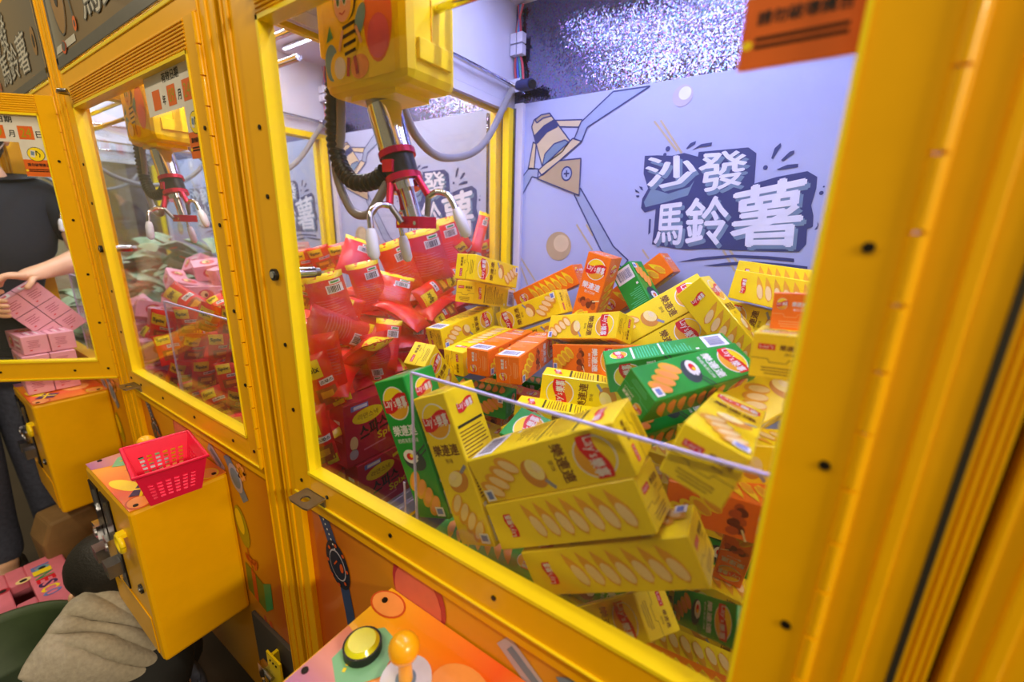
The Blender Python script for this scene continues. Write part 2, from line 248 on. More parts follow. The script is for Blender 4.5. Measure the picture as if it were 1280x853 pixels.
CARTONS = {"Y1": ["y", [-0.5788, 0.4506, 1.1679], [0.5299, 0.4567, -0.4364, 0.5659], [1.006, 1.008, 1.007]], "Y2": ["y", [-0.6183, 0.4969, 1.1057], [0.7765, 0.6297, 0.0071, 0.0221], [0.998, 1.003, 1.0]], "Y3": ["y", [-0.6244, 0.4092, 1.0412], [-0.4909, 0.4569, 0.4596, 0.5823], [0.891, 0.98, 0.955]], "Y4": ["y", [-0.5504, 0.2423, 0.9802], [-0.6018, -0.279, 0.2109, -0.718], [0.932, 0.897, 0.919]], "Y5": ["y", [-0.5403, 0.3714, 1.0095], [0.4786, 0.5146, 0.5282, -0.4766], [1.0, 0.988, 1.0]], "O1": ["o", [-0.4754, 0.3607, 1.0204], [-0.5133, 0.474, 0.515, 0.4966], [0.996, 0.982, 0.989]], "O2": ["o", [-0.4048, 0.3483, 1.026], [-0.5238, 0.4385, 0.5373, 0.4946], [0.998, 0.978, 0.988]], "O3": ["o", [-0.494, 0.5868, 1.1258], [0.3593, -0.6063, -0.6016, 0.376], [1.011, 0.955, 1.0]], "O4": ["o", [-0.3526, 0.527, 1.1262], [-0.0348, -0.1083, -0.0024, -0.9935], [1.037, 1.037, 1.037]], "G1": ["g", [-0.2497, 0.5638, 1.1178], [0.1888, -0.6102, 0.7241, -0.2603], [1.012, 0.999, 1.006]], "O5": ["o", [-0.2927, 0.6309, 1.1416], [-0.2787, 0.672, 0.6193, -0.2952], [1.016, 1.02, 1.018]], "Y6": ["y", [-0.49, 0.5034, 1.0776], [-0.5419, 0.044, 0.8393, -0.0091], [1.005, 0.99, 1.0]], "Y8": ["y", [-0.3038, 0.3951, 1.0856], [0.7327, -0.0411, 0.6254, -0.2653], [0.925, 0.908, 0.925]], "O6": ["o", [-0.2707, 0.357, 1.0432], [-0.757, -0.0887, -0.6175, 0.1942], [0.989, 1.004, 1.004]], "Y9": ["y", [-0.2305, 0.2881, 1.0076], [0.706, 0.0908, -0.6819, 0.1686], [1.038, 1.042, 1.042]], "G2": ["g", [-0.5352, 0.3435, 0.9109], [-0.04, -0.706, -0.04, 0.706], [1.0, 1.0, 1.0]], "G3": ["g", [-0.3985, 0.0624, 0.9682], [-0.9832, -0.0151, 0.1818, -0.0096], [1.193, 1.144, 1.14]], "Y11": ["y", [-0.3196, 0.0596, 0.9647], [0.979, 0.0058, -0.2034, -0.0068], [1.151, 1.131, 1.133]], "L2": ["y", [-0.1956, 0.0644, 1.0161], [-0.0467, 0.4978, -0.0141, 0.8659], [1.131, 1.207, 1.126]], "L3": ["y", [-0.1675, 0.0615, 0.961], [0.3322, -0.6208, -0.6054, 0.3711], [1.113, 1.131, 1.113]], "L4": ["y", [-0.1171, 0.0661, 0.9202], [0.3363, -0.5835, -0.6324, 0.3828], [1.092, 1.095, 1.092]], "Y13": ["y", [-0.0361, 0.1246, 1.0613], [0.6476, -0.7486, 0.1131, 0.0863], [1.088, 1.042, 1.047]], "G6": ["g", [-0.1355, 0.2973, 1.0785], [0.6136, 0.223, -0.7502, 0.1045], [0.916, 0.962, 0.976]], "G7": ["g", [-0.0862, 0.2124, 1.0865], [0.0059, -0.3552, -0.5774, -0.7351], [0.951, 0.938, 0.97]], "Y15": ["y", [-0.0742, 0.408, 1.1217], [-0.68, 0.2951, 0.2495, -0.6231], [0.954, 0.951, 0.952]], "Y16": ["y", [-0.1937, 0.454, 1.1137], [-0.8832, 0.1987, -0.4133, 0.0986], [1.046, 1.046, 1.046]], "Y18": ["y", [-0.002, 0.4539, 1.1761], [-0.6183, 0.6474, 0.2558, -0.365], [0.97, 0.975, 0.971]], "G9": ["g", [-0.2049, 0.1324, 0.9744], [-0.6288, 0.3856, 0.5548, -0.3849], [1.046, 1.046, 1.046]], "O7": ["o", [-0.003, 0.2618, 0.8592], [-0.0326, 0.001, 0.9823, 0.1846], [0.71, 1.016, 0.865]], "O9": ["o", [0.0053, 0.3245, 1.1704], [0.7515, 0.6592, -0.0204, 0.0173], [0.723, 0.878, 0.823]], "Y14": ["y", [0.0079, 0.3086, 1.062], [0.8078, -0.484, 0.3364, 0.0047], [1.041, 1.041, 1.041]], "Y22": ["y", [-0.1914, 0.4447, 0.976], [0.945, -0.2095, 0.0882, -0.235], [1.075, 1.075, 1.075]], "Y12": ["y", [-0.1238, 0.1085, 0.7795], [-0.8992, -0.0002, -0.3578, 0.2516], [0.925, 1.008, 0.985]], "G4": ["g", [-0.0091, 0.1808, 0.7904], [0.7462, 0.1251, 0.4125, -0.5072], [0.855, 0.884, 0.884]], "Y7": ["y", [-0.4242, 0.4778, 1.0411], [-0.5419, 0.044, 0.8393, -0.0091], [0.982, 0.982, 0.982]], "Y17": ["y", [-0.1814, 0.4272, 1.0581], [-0.8832, 0.1987, -0.4133, 0.0986], [1.02, 1.02, 1.02]], "Y19": ["y", [-0.0044, 0.5227, 1.1872], [-0.6183, 0.6474, 0.2558, -0.365], [0.997, 0.997, 0.997]], "Y20": ["y", [-0.0084, 0.4806, 1.1172], [-0.6953, 0.2768, 0.6387, 0.1791], [1.012, 1.012, 1.012]], "Y21": ["y", [0.0016, 0.2423, 1.1365], [0.7515, 0.6592, -0.0204, 0.0173], [0.92, 0.92, 0.92]], "G8": ["g", [-0.1148, 0.2553, 1.0164], [0.0059, -0.3552, -0.5774, -0.7351], [1.036, 1.036, 1.036]], "Y10": ["y", [-0.2458, 0.2246, 0.975], [0.706, 0.0908, -0.6819, 0.1686], [0.992, 0.992, 0.992]]}
HEAP_LABELS = {'buried snack cartons': {31: 'snack carton deep under the heap, seen in a gap, top row, leftmost', 47: 'snack carton deep under the heap, seen in a gap, top row, second from left', 80: 'snack carton deep under the heap, seen in a gap, top row, third from left', 83: 'snack carton deep under the heap, seen in a gap, top row, rightmost', 79: 'snack carton deep under the heap, seen in a gap, second row down, leftmost', 77: 'snack carton deep under the heap, seen in a gap, second row down, second from left', 82: 'snack carton deep under the heap, seen in a gap, second row down, third from left', 86: 'snack carton deep under the heap, seen in a gap, second row down, rightmost', 0: 'snack carton deep under the heap, seen in a gap, third row down, leftmost', 43: 'snack carton deep under the heap, seen in a gap, third row down, second from left', 42: 'snack carton deep under the heap, seen in a gap, third row down, third from left', 87: 'snack carton deep under the heap, seen in a gap, third row down, rightmost', 12: 'snack carton deep under the heap, seen in a gap, fourth row down, leftmost', 13: 'snack carton deep under the heap, seen in a gap, fourth row down, second from left', 26: 'snack carton deep under the heap, seen in a gap, fourth row down, third from left', 27: 'snack carton deep under the heap, seen in a gap, fourth row down, rightmost', 3: 'snack carton deep under the heap, seen in a gap, bottom row, leftmost', 16: 'snack carton deep under the heap, seen in a gap, bottom row, rightmost'}, 'red snack bags behind the second guard': {15: 'red snack bag behind the guard above the pink basket, top row, leftmost', 16: 'red snack bag behind the guard above the pink basket, top row, rightmost', 18: 'red snack bag behind the guard above the pink basket, second row down, leftmost', 0: 'red snack bag behind the guard above the pink basket, second row down, second from left', 1: 'red snack bag behind the guard above the pink basket, second row down, third from left', 2: 'red snack bag behind the guard above the pink basket, second row down, fourth from left', 3: 'red snack bag behind the guard above the pink basket, second row down, rightmost', 4: 'red snack bag behind the guard above the pink basket, third row down, leftmost', 5: 'red snack bag behind the guard above the pink basket, third row down, second from left', 6: 'red snack bag behind the guard above the pink basket, third row down, third from left', 8: 'red snack bag behind the guard above the pink basket, third row down, rightmost', 7: 'red snack bag behind the guard above the pink basket, fourth row down, leftmost', 11: 'red snack bag behind the guard above the pink basket, fourth row down, second from left', 9: 'red snack bag behind the guard above the pink basket, fourth row down, third from left', 10: 'red snack bag behind the guard above the pink basket, fourth row down, rightmost', 12: 'red snack bag behind the guard above the pink basket, bottom row, leftmost', 13: 'red snack bag behind the guard above the pink basket, bottom row, second from left', 14: 'red snack bag behind the guard above the pink basket, bottom row, rightmost'}, 'red snack bags deep in the heap': {121: 'red snack bag showing between others in the second machine, top row, leftmost', 143: 'red snack bag showing between others in the second machine, top row, second from left', 146: 'red snack bag showing between others in the second machine, top row, third from left', 147: 'red snack bag showing between others in the second machine, top row, fourth from left', 150: 'red snack bag showing between others in the second machine, top row, fifth from left', 148: 'red snack bag showing between others in the second machine, top row, sixth from left', 151: 'red snack bag showing between others in the second machine, top row, rightmost', 133: 'red snack bag showing between others in the second machine, second row down, leftmost', 149: 'red snack bag showing between others in the second machine, second row down, rightmost', 88: 'red snack bag showing between others in the second machine, third row down, leftmost', 101: 'red snack bag showing between others in the second machine, third row down, second from left', 132: 'red snack bag showing between others in the second machine, third row down, third from left', 136: 'red snack bag showing between others in the second machine, third row down, fourth from left', 106: 'red snack bag showing between others in the second machine, third row down, fifth from left', 137: 'red snack bag showing between others in the second machine, third row down, sixth from left', 111: 'red snack bag showing between others in the second machine, third row down, rightmost', 108: 'red snack bag showing between others in the second machine, fourth row down, leftmost', 77: 'red snack bag showing between others in the second machine, fourth row down, second from left', 105: 'red snack bag showing between others in the second machine, fourth row down, third from left', 109: 'red snack bag showing between others in the second machine, fourth row down, rightmost', 80: 'red snack bag showing between others in the second machine, fifth row down, leftmost', 52: 'red snack bag showing between others in the second machine, bottom row, leftmost', 21: 'red snack bag showing between others in the second machine, bottom row, rightmost'}, 'pink boxes heaped in the open machine': {89: 'pink snack box heaped in the open machine, top row, leftmost', 91: 'pink snack box heaped in the open machine, top row, rightmost', 82: 'pink snack box heaped in the open machine, second row down, leftmost', 79: 'pink snack box heaped in the open machine, second row down, second from left', 87: 'pink snack box heaped in the open machine, second row down, third from left', 85: 'pink snack box heaped in the open machine, second row down, rightmost', 72: 'pink snack box heaped in the open machine, third row down, leftmost', 68: 'pink snack box heaped in the open machine, third row down, second from left', 73: 'pink snack box heaped in the open machine, third row down, third from left', 76: 'pink snack box heaped in the open machine, third row down, rightmost', 56: 'pink snack box heaped in the open machine, fourth row down, leftmost', 64: 'pink snack box heaped in the open machine, fourth row down, rightmost', 52: 'pink snack box heaped in the open machine, fifth row down, leftmost', 48: 'pink snack box heaped in the open machine, fifth row down, rightmost', 36: 'pink snack box heaped in the open machine, bottom row, leftmost', 32: 'pink snack box heaped in the open machine, bottom row, rightmost'}, 'green packets in the farthest machine': {94: 'pale green packet far back above the pink boxes, top row, leftmost', 86: 'pale green packet far back above the pink boxes, top row, second from left', 92: 'pale green packet far back above the pink boxes, top row, third from left', 83: 'pale green packet far back above the pink boxes, top row, fourth from left', 90: 'pale green packet far back above the pink boxes, top row, fifth from left', 88: 'pale green packet far back above the pink boxes, top row, sixth from left', 93: 'pale green packet far back above the pink boxes, top row, seventh from left', 91: 'pale green packet far back above the pink boxes, top row, eighth from left', 81: 'pale green packet far back above the pink boxes, top row, ninth from left', 89: 'pale green packet far back above the pink boxes, top row, rightmost', 67: 'pale green packet far back above the pink boxes, second row down, leftmost', 79: 'pale green packet far back above the pink boxes, second row down, second from left', 76: 'pale green packet far back above the pink boxes, second row down, third from left', 74: 'pale green packet far back above the pink boxes, second row down, fourth from left', 71: 'pale green packet far back above the pink boxes, second row down, fifth from left', 80: 'pale green packet far back above the pink boxes, second row down, sixth from left', 77: 'pale green packet far back above the pink boxes, second row down, rightmost', 60: 'pale green packet far back above the pink boxes, third row down, leftmost', 61: 'pale green packet far back above the pink boxes, third row down, second from left', 53: 'pale green packet far back above the pink boxes, third row down, third from left', 62: 'pale green packet far back above the pink boxes, third row down, fourth from left', 64: 'pale green packet far back above the pink boxes, third row down, fifth from left', 58: 'pale green packet far back above the pink boxes, third row down, sixth from left', 65: 'pale green packet far back above the pink boxes, third row down, rightmost', 56: 'pale green packet far back above the pink boxes, fourth row down, leftmost', 52: 'pale green packet far back above the pink boxes, fourth row down, second from left', 44: 'pale green packet far back above the pink boxes, fourth row down, third from left', 49: 'pale green packet far back above the pink boxes, fourth row down, rightmost', 24: 'pale green packet far back above the pink boxes, fifth row down, leftmost', 40: 'pale green packet far back above the pink boxes, fifth row down, second from left', 28: 'pale green packet far back above the pink boxes, fifth row down, third from left', 36: 'pale green packet far back above the pink boxes, fifth row down, rightmost', 12: 'pale green packet far back above the pink boxes, bottom row, leftmost', 8: 'pale green packet far back above the pink boxes, bottom row, rightmost'}}
HEAP_SKIP = {'buried snack cartons': [4, 7, 8, 9, 17, 18, 19, 28, 32, 33, 34, 36, 44, 48, 49, 50, 51, 52, 53, 54, 60, 61, 64, 65, 66, 67, 68, 69, 70, 72, 73, 74, 75, 81, 84, 88], 'red snack bags behind the second guard': [], 'red snack bags deep in the heap': [0, 1, 2, 3, 4, 5, 6, 7, 8, 9, 10, 11, 12, 13, 14, 15, 16, 18, 19, 22, 23, 26, 27, 29, 30, 31, 33, 34, 35, 37, 38, 39, 40, 41, 42, 43, 44, 46, 47, 50, 54, 57, 58, 59, 61, 62, 63, 65, 66, 67, 69, 71, 75, 85, 86, 87, 89, 90, 91, 95, 96, 99, 100, 113, 114, 115, 118, 119, 120, 122, 123, 124, 127, 142], 'pink boxes heaped in the open machine': [2, 3, 4, 6, 7, 8, 9, 10, 11, 12, 13, 14, 15, 18, 19, 22, 23, 24, 25, 26, 27, 29, 30, 31, 34, 35, 38, 39, 42, 43, 45, 46, 47, 50, 51, 54, 55, 58, 59, 61, 62, 63, 66, 67, 70, 71, 75, 78, 81, 84, 88], 'green packets in the farthest machine': [0, 1, 2, 3, 5, 6, 7, 9, 10, 11, 13, 14, 15, 17, 18, 19, 21, 22, 23, 25, 26, 27, 29, 30, 31, 34, 35, 39, 41, 43, 47, 51]}
BAGS = [["b",[-0.86,0.624,1.215],[0.907,0.175,-0.072,0.375],0.09,0.149],["b",[-0.82,0.504,1.189],[0.899,0.169,-0.075,0.398],0.099,0.142],["b",[-0.84,0.422,1.16],[0.871,0.199,-0.1,0.437],0.082,0.142],["b",[-0.92,0.35,1.187],[0.868,-0.185,0.096,0.45],0.076,0.1],["b",[-0.83,0.314,1.126],[0.876,0.127,-0.067,0.46],0.076,0.114],["b",[-0.79,0.187,1.11],[0.856,0.118,-0.069,0.498],0.08,0.116],["b",[-0.8,0.363,1.112],[0.898,-0.152,0.069,0.408],0.086,0.084],["b",[-0.76,0.186,1.055],[0.369,-0.586,0.61,0.384],0.063,0.167],["b",[-0.75,0.291,1.001],[0.906,-0.095,0.043,0.411],0.059,0.116],["b",[-0.755,0.378,0.99],[0.919,-0.045,0.019,0.391],0.059,0.115],["b",[-0.74,0.139,0.985],[0.034,-0.501,0.863,0.058],0.058,0.159],["b",[-0.745,0.264,0.975],[0.046,-0.461,0.882,0.088],0.058,0.132],["b",[-0.745,0.632,1.254],[0.92,-0.189,0.069,0.336],0.033,0.118],["f",[-0.735,0.117,0.964],[0.834,0.118,-0.075,0.533],0.057,0.132],["f",[-0.73,0.094,0.855],[0.84,0.074,-0.047,0.535],0.057,0.148],["f",[-1.02,0.319,1.179],[0.85,0.151,-0.088,0.497],0.058,0.066],["f",[-1.0,0.364,1.187],[0.865,0.136,-0.075,0.477],0.059,0.066],["f",[-1.05,0.287,1.168],[0.856,0.087,-0.052,0.506],0.057,0.069],["f",[-0.8,0.5,1.098],[0.297,0.418,-0.699,0.497],0.061,0.141],["f",[-0.8,0.593,1.131],[0.368,0.439,-0.628,0.527],0.055,0.127],["f",[-0.765,0.497,1.037],[0.307,0.4,-0.684,0.527],0.047,0.108],["f",[-0.8,0.366,1.08],[0.352,0.434,-0.645,0.522],0.051,0.094],["f",[-0.77,0.599,1.209],[0.795,0.386,-0.204,0.42],0.049,0.087],["f",[-0.735,0.653,1.204],[0.897,0.253,-0.098,0.349],0.046,0.067],["f",[-0.85,0.158,1.123],[0.856,-0.149,0.085,0.488],0.05,0.06],["f",[-0.8,0.226,1.071],[0.87,-0.193,0.099,0.443],0.06,0.088],["f",[-1.4,0.078,0.992],[0.809,0.173,0.29,0.482],0.059,0.123],["f",[-1.238,0.081,1.022],[0.879,0.01,0.019,0.476],0.054,0.077],["f",[-1.122,0.087,1.044],[0.841,0.159,0.355,0.377],0.051,0.115],["f",[-1.024,0.092,1.05],[0.832,0.135,0.231,0.485],0.048,0.088],["f",[-1.386,0.076,0.926],[0.751,-0.151,-0.184,0.616],0.059,0.084],["f",[-1.229,0.081,0.956],[0.75,0.206,0.273,0.566],0.055,0.119],["f",[-1.085,0.084,0.986],[0.795,0.045,0.059,0.602],0.05,0.076],["f",[-1.376,0.085,0.85],[0.791,0.197,0.327,0.477],0.06,0.155],["f",[-0.943,0.063,1.008],[0.774,0.134,0.174,0.594],0.045,0.08],["f",[-1.199,0.084,0.894],[0.748,0.088,0.101,0.65],0.055,0.09],["f",[-1.074,0.09,0.912],[0.832,-0.061,-0.094,0.543],0.051,0.072],["f",[-1.268,0.075,0.819],[0.703,-0.137,-0.141,0.684],0.057,0.08],["f",[-1.098,0.065,0.849],[0.836,-0.138,-0.245,0.471],0.052,0.074],["f",[-1.054,0.091,0.848],[0.848,0.124,0.226,0.463],0.052,0.105],["f",[-1.015,0.071,0.801],[0.822,-0.015,-0.021,0.569],0.05,0.076],["f",[-1.449,0.16,1.041],[0.708,-0.238,-0.604,0.278],0.06,0.261],["f",[-1.267,0.17,1.044],[0.759,-0.24,-0.41,0.444],0.047,0.077],["f",[-1.261,0.2,1.055],[0.824,-0.069,-0.103,0.552],0.048,0.067],["f",[-1.616,0.12,0.921],[0.672,-0.257,-0.639,0.271],0.06,0.159],["f",[-1.47,0.14,0.992],[0.796,0.147,0.548,0.213],0.056,0.176]]
# ---------------------------------------------------------------- the hall (setting)
mat('floor_tile', (70, 58, 46), .45, var=.12, scale=6); mat('hall_ceiling', (96, 84, 66), .8); mat('hall_wall', (120, 100, 66), .7)
fl = MB()
fl.box((-4.6, -2.6, -.05), (1.6, 1.0, 0), 'floor_tile'); tag(fl.build('floor'), kind='structure')
cl = MB().box((-4.6, -2.6, 2.85), (1.6, 1.0, 2.9), 'hall_ceiling'); tag(cl.build('ceiling'), kind='structure')
wl = MB().box((-4.6, .95, 0), (1.6, 1.0, 2.85), 'hall_wall'); tag(wl.build('wall_back'), kind='structure')

# ---------------------------------------------------------------- one claw machine (copied along the row)
XL, XR, PITCH = -.681, .099, .8
mat('led_glow', (225, 228, 255), .4, emit=14)
gradient_mat('cabinet_print', [(0, (206, 74, 20)), (.18, (224, 130, 18)), (.45, (226, 168, 16)), (.75, (214, 142, 18)), (1, (190, 74, 22))], 'X', -.36, .36)
gradient_mat('console_print', [(0, (255, 196, 30)), (.35, (252, 150, 26)), (.7, (244, 92, 22)), (1, (248, 150, 30))], 'X', -.16, .16)
gradient_mat('petal_print', [(0, (150, 90, 160)), (.45, (226, 150, 140)), (1, (240, 120, 40))], 'Y', -.09, .03)
gradient_mat('marquee_print', [(0, (150, 148, 140)), (.05, (128, 122, 110)), (.14, (112, 84, 46)), (.45, (128, 102, 62)), (1, (96, 84, 70))], 'X', -.36, .36, .35)
mat('pink_print', (226, 110, 96), .35); mat('pink_deep', (186, 50, 66), .35); mat('peach_print', (248, 160, 84), .35); mat('leaf_green', (70, 150, 90), .4); mat('pale_green', (130, 190, 140), .4)
mat('watch_blue', (52, 78, 130), .4); mat('watch_dark', (30, 38, 60), .4); mat('balloon_green', (170, 160, 24), .35); mat('gift_green', (112, 124, 34), .4); mat('ribbon_red', (210, 84, 30), .4)
mat('lavender_print', (186, 180, 200), .4); mat('purple_print', (66, 44, 92), .4); mat('button_yellow', (226, 222, 20), .25, coat=.5); mat('joy_yellow', (250, 176, 14), .3, coat=.4); mat('disc_white', (212, 210, 226), .3)
mat('potato_print', (150, 112, 60), .45); mat('marq_grey', (92, 90, 86), .4); mat('marq_white', (200, 196, 186), .4)
mat('coin_plate', (26, 24, 30), .3, .5); mat('bee_skin', (238, 190, 150), .4); mat('bee_blue', (110, 168, 190), .4); mat('bee_orange', (240, 120, 60), .4); mat('bee_pink', (226, 96, 120), .4); mat('eye_green', (30, 110, 60), .4)
mat('wire_red', (190, 60, 80), .4); mat('wire_blue', (60, 90, 190), .4); mat('wire_teal', (70, 150, 150), .4); mat('band_black', (24, 20, 24), .35); mat('tip_white', (225, 225, 235), .4); mat('blue_motor', (52, 58, 110), .4, .4)

root = empty('claw_machine', (-.291, .33, 0), 'x', 'claw machine')
R0 = root
def P(mb, name, bevel=0, org=None, parent=None): return mb.build(name, parent or R0, org, bevel)
# carcass
b = MB()
b.box((XL, .02, .05), (XL + .02, .70, .60), 'frame_yellow'); b.box((XR - .02, .02, .05), (XR, .70, .60), 'frame_yellow')
b.box((XL, .69, .05), (XR, .71, 1.80), 'white_panel'); b.box((XL + .02, .03, .04), (XR - .02, .69, .10), 'dark_rubber')
P(b, 'cabinet_shell', .001)
P(MB().box((XL + .02, .02, .585), (XR - .02, .69, .60), 'deck_dark'), 'prize_deck')
for x0, x1 in ((XL, XL + .012), (XR - .012, XR)):
    P(MB().box((x0, .03, .60), (x1, .68, .632), 'white_panel'), 'side_sill', .001)
    g = MB().box((x0 + .004, .03, .632), (x1 - .004, .665, 1.553), 'door_glass'); P(g, 'side_glass')
    P(MB().box((x0, .03, 1.553), (x1, .68, 1.572), 'white_panel' if x0 < -.5 else 'frame_bright'), 'side_top_rail', .001)
    P(MB().box((x0, .03, 1.572), (x1, .69, 1.80), 'white_panel'), 'side_upper_panel')
for x0, x1, t in ((XL, XL + .02, XL + .02), (XR - .02, XR, XR - .05)):
    P(MB().box((x0, .641, .60), (x1, .667, 1.56), 'frame_bright'), 'rear_post', .002)
for x0, x1 in ((XL + .02, XL + .046), (XR - .046, XR - .02)):
    P(MB().box((x0, .664, .60), (x1, .678, 1.572), 'white_panel'), 'corner_trim', .002)
    P(MB().box((x0 - .0, .660, .60), (x0 + .006, .664, 1.56), 'holographic_foil'), 'foil_strip')
P(MB().box((XL, .0, 1.79), (XR, .70, 1.81), 'white_panel'), 'roof_panel')
P(MB().box((XL + .012, .676, 1.572), (XR - .012, .684, 1.79), 'holographic_foil'), 'foil_panel')
bw = P(MB().box((XL + .02, .676, .60), (XR - .02, .684, 1.572), 'print_paper'), 'back_panel')
# printed back wall: cartoon claw, potatoes and the shop's title
D = PRINT_DATA
d = Decal((0, .6755, 0), (1, 0, 0), (0, 0, 1), gap=.0003)
for a, c in D['streaks']: d.line([a, c], .0045, 'streak_tan', 0)
def shape(k, m, l, w=.0032): d.poly(D[k][::-1] if area2(D[k]) < 0 else D[k], m, l); d.outline(D[k], w, 'navy', l + 1)
def area2(p): return sum(a[0] * c[1] - c[0] * a[1] for a, c in zip(p, p[1:] + p[:1]))
shape('barl', 'tan_light', 0); shape('barr', 'tan_light', 0); shape('prongl', 'prong_print', 0); shape('prongd', 'prong_print', 0); shape('prongr', 'prong_print', 1)
shape('cyl', 'tan_light', 2); shape('cyl_dark_cap', 'tan', 3); shape('band', 'navy', 3); shape('joint', 'slate', 4); shape('tri_top', 'tan_light', 5); shape('tri', 'tan', 6)
(sx, sz), (ex_, ez_) = D['screw']; rs = ex_ - sx
d.ell(sx, sz, rs, rs * 1.15, 'navy', 8).ell(sx, sz, rs * .78, rs * .9, 'prong_print', 9).rect(sx, sz, rs * 1.0, .004, 'navy', 10).rect(sx, sz, .004, rs * 1.0, 'navy', 10)
for k, m in (('ballb', 'tan'), ('balls', 'lavender_print')):
    (cx, cz), (e1, _) = D[k]; d.ell(cx, cz, e1 - cx, (e1 - cx), m, 1)
    d.ell(cx + (e1 - cx) * .2, cz + (e1 - cx) * .2, (e1 - cx) * .6, (e1 - cx) * .6, 'tan_light' if k == 'ballb' else 'ice', 2)
d.poly(D['back'], 'navy', 2)
d.poly(D['mid'], 'slate', 3)
for k, t in (('c1', '沙'), ('c2', '發'), ('c3', '馬'), ('c4', '鈴'), ('c5', '薯')):
    q = D[k]; d.quad_text(t, [(x + .006, z - .007) for x, z in q], 'slate', 4, .035); d.quad_text(t, q, 'ice', 6, .03)
for p in D['marks'] + D['ground']: d.poly(p if area2(p) > 0 else p[::-1], 'navy', 1)
for c, e in D['dots']: d.ell(c[0], c[1], abs(e[0] - c[0]), abs(e[0] - c[0]), 'navy', 1)
P(d.mb, 'wall_print', parent=bw)
# front frame: posts, header, lower panel
for x0, x1, xr in ((XL, -.637, -.664), (.054, XR, .078)):
    b = MB(); b.box((x0, -.004, .05), (x1, .03, 1.80), 'frame_yellow')
    b.box((xr - .004, -.007, .05), (xr + .004, -.003, 1.80), 'frame_yellow'); b.box((x0, -.0065, .05), (x0 + .004, -.003, 1.80), 'frame_yellow')
    P(b, 'front_post', .0015)
b = MB().box((-.637, -.004, 1.5485), (.054, .03, 1.582), 'frame_yellow').box((-.637, -.006, 1.576), (.054, .0, 1.582), 'frame_bright'); P(b, 'header_rail', .001)
P(MB().box((-.637, -.002, .802), (.054, .03, .830), 'frame_yellow'), 'lower_rail', .001)
P(MB().box((XL - .0005, .0, 1.80), (XR + .0005, .7, 1.95), 'frame_yellow'), 'top_cap', .002)
lp = P(MB().box((-.637, .006, .10), (.054, .012, .802), 'cabinet_print'), 'lower_panel', org=(-.291, .009, .45))
NP = lambda: Decal((0, .006, 0), (1, 0, 0), (0, 0, 1), gap=.0004)
d = NP()
d.line([(-.590, .802), (-.577, .775), (-.566, .745)], .026, 'watch_blue', 1); d.line([(-.545, .68), (-.536, .62), (-.53, .56)], .026, 'watch_blue', 1)
d.ell(-.557, .712, .030, .046, 'watch_dark', 2, .25).ell(-.557, .712, .021, .030, 'lavender_print', 3, .25).ell(-.557, .712, .019, .027, 'watch_dark', 4, .25)
for k in range(8): d.ell(-.557 + .026 * math.cos(k * .785), .712 + .039 * math.sin(k * .785), .0035, .0035, 'ribbon_red', 5)
d.ell(-.545, .712, .005, .009, 'ribbon_red', 5); d.rect(-.561, .716, .014, .003, 'ribbon_red', 5, .9)
for k in range(7): d.ell(-.585 + .004 * k, .79 - .008 * k, .002, .002, 'white_print', 3)
P(d.mb, 'watch_print', parent=lp); d = NP()
d.ell(-.365, .765, .052, .062, 'pink_deep', 1, .2).ell(-.367, .757, .046, .053, 'pink_print', 2, .2)
P(d.mb, 'petal_print', parent=lp); d = NP()
d.line([(-.22, .785), (-.16, .74)], .030, 'lavender_print', 1); d.rect(-.19, .765, .05, .012, 'slate', 2, -.6)
# right of the console: silver watch, balloon, gift
P(d.mb, 'buckle_print', parent=lp); d = NP()
d.line([(-.135, .79), (-.075, .70)], .030, 'slate', 1); d.ell(-.105, .745, .026, .034, 'lavender_print', 2, .5).ell(-.105, .745, .018, .024, 'slate', 3, .5)
for k in range(9): d.ell(-.075 + .014 * math.cos(k * .8), .80 - .02 + .016 * math.sin(k * .8) - .01, .006, .005, 'peach_print', 2)
P(d.mb, 'silver_watch_print', parent=lp); d = NP()
d.ell(-.115, .62, .028, .052, 'balloon_green', 1, .18).ell(-.120, .632, .017, .032, 'logo_yellow', 2, .18)
d.line([(-.108, .57), (-.095, .50)], .004, 'ribbon_red', 1)
P(d.mb, 'balloon_print', parent=lp); d = NP()
d.poly([(-.135, .44), (-.06, .42), (-.055, .50), (-.13, .52)], 'gift_green', 1); d.poly([(-.055, .50), (-.06, .42), (-.025, .45), (-.02, .52)], 'leaf_green', 1)
d.poly([(-.108, .432), (-.090, .428), (-.086, .51), (-.104, .514)], 'ribbon_red', 2)
for a in (-.8, -.2, .5, 1.1): d.ell(-.095 + .02 * math.sin(a), .53 + .012 * math.cos(a), .016, .007, 'ribbon_red', 3, a)
P(d.mb, 'gift_print', parent=lp); d = NP()
d.line([(-.05, .40), (-.03, .30), (-.028, .2)], .012, 'ribbon_red', 1); d.line([(-.075, .40), (-.05, .3), (-.05, .2)], .006, 'pink_deep', 1)
P(d.mb, 'ribbon_print', parent=lp)
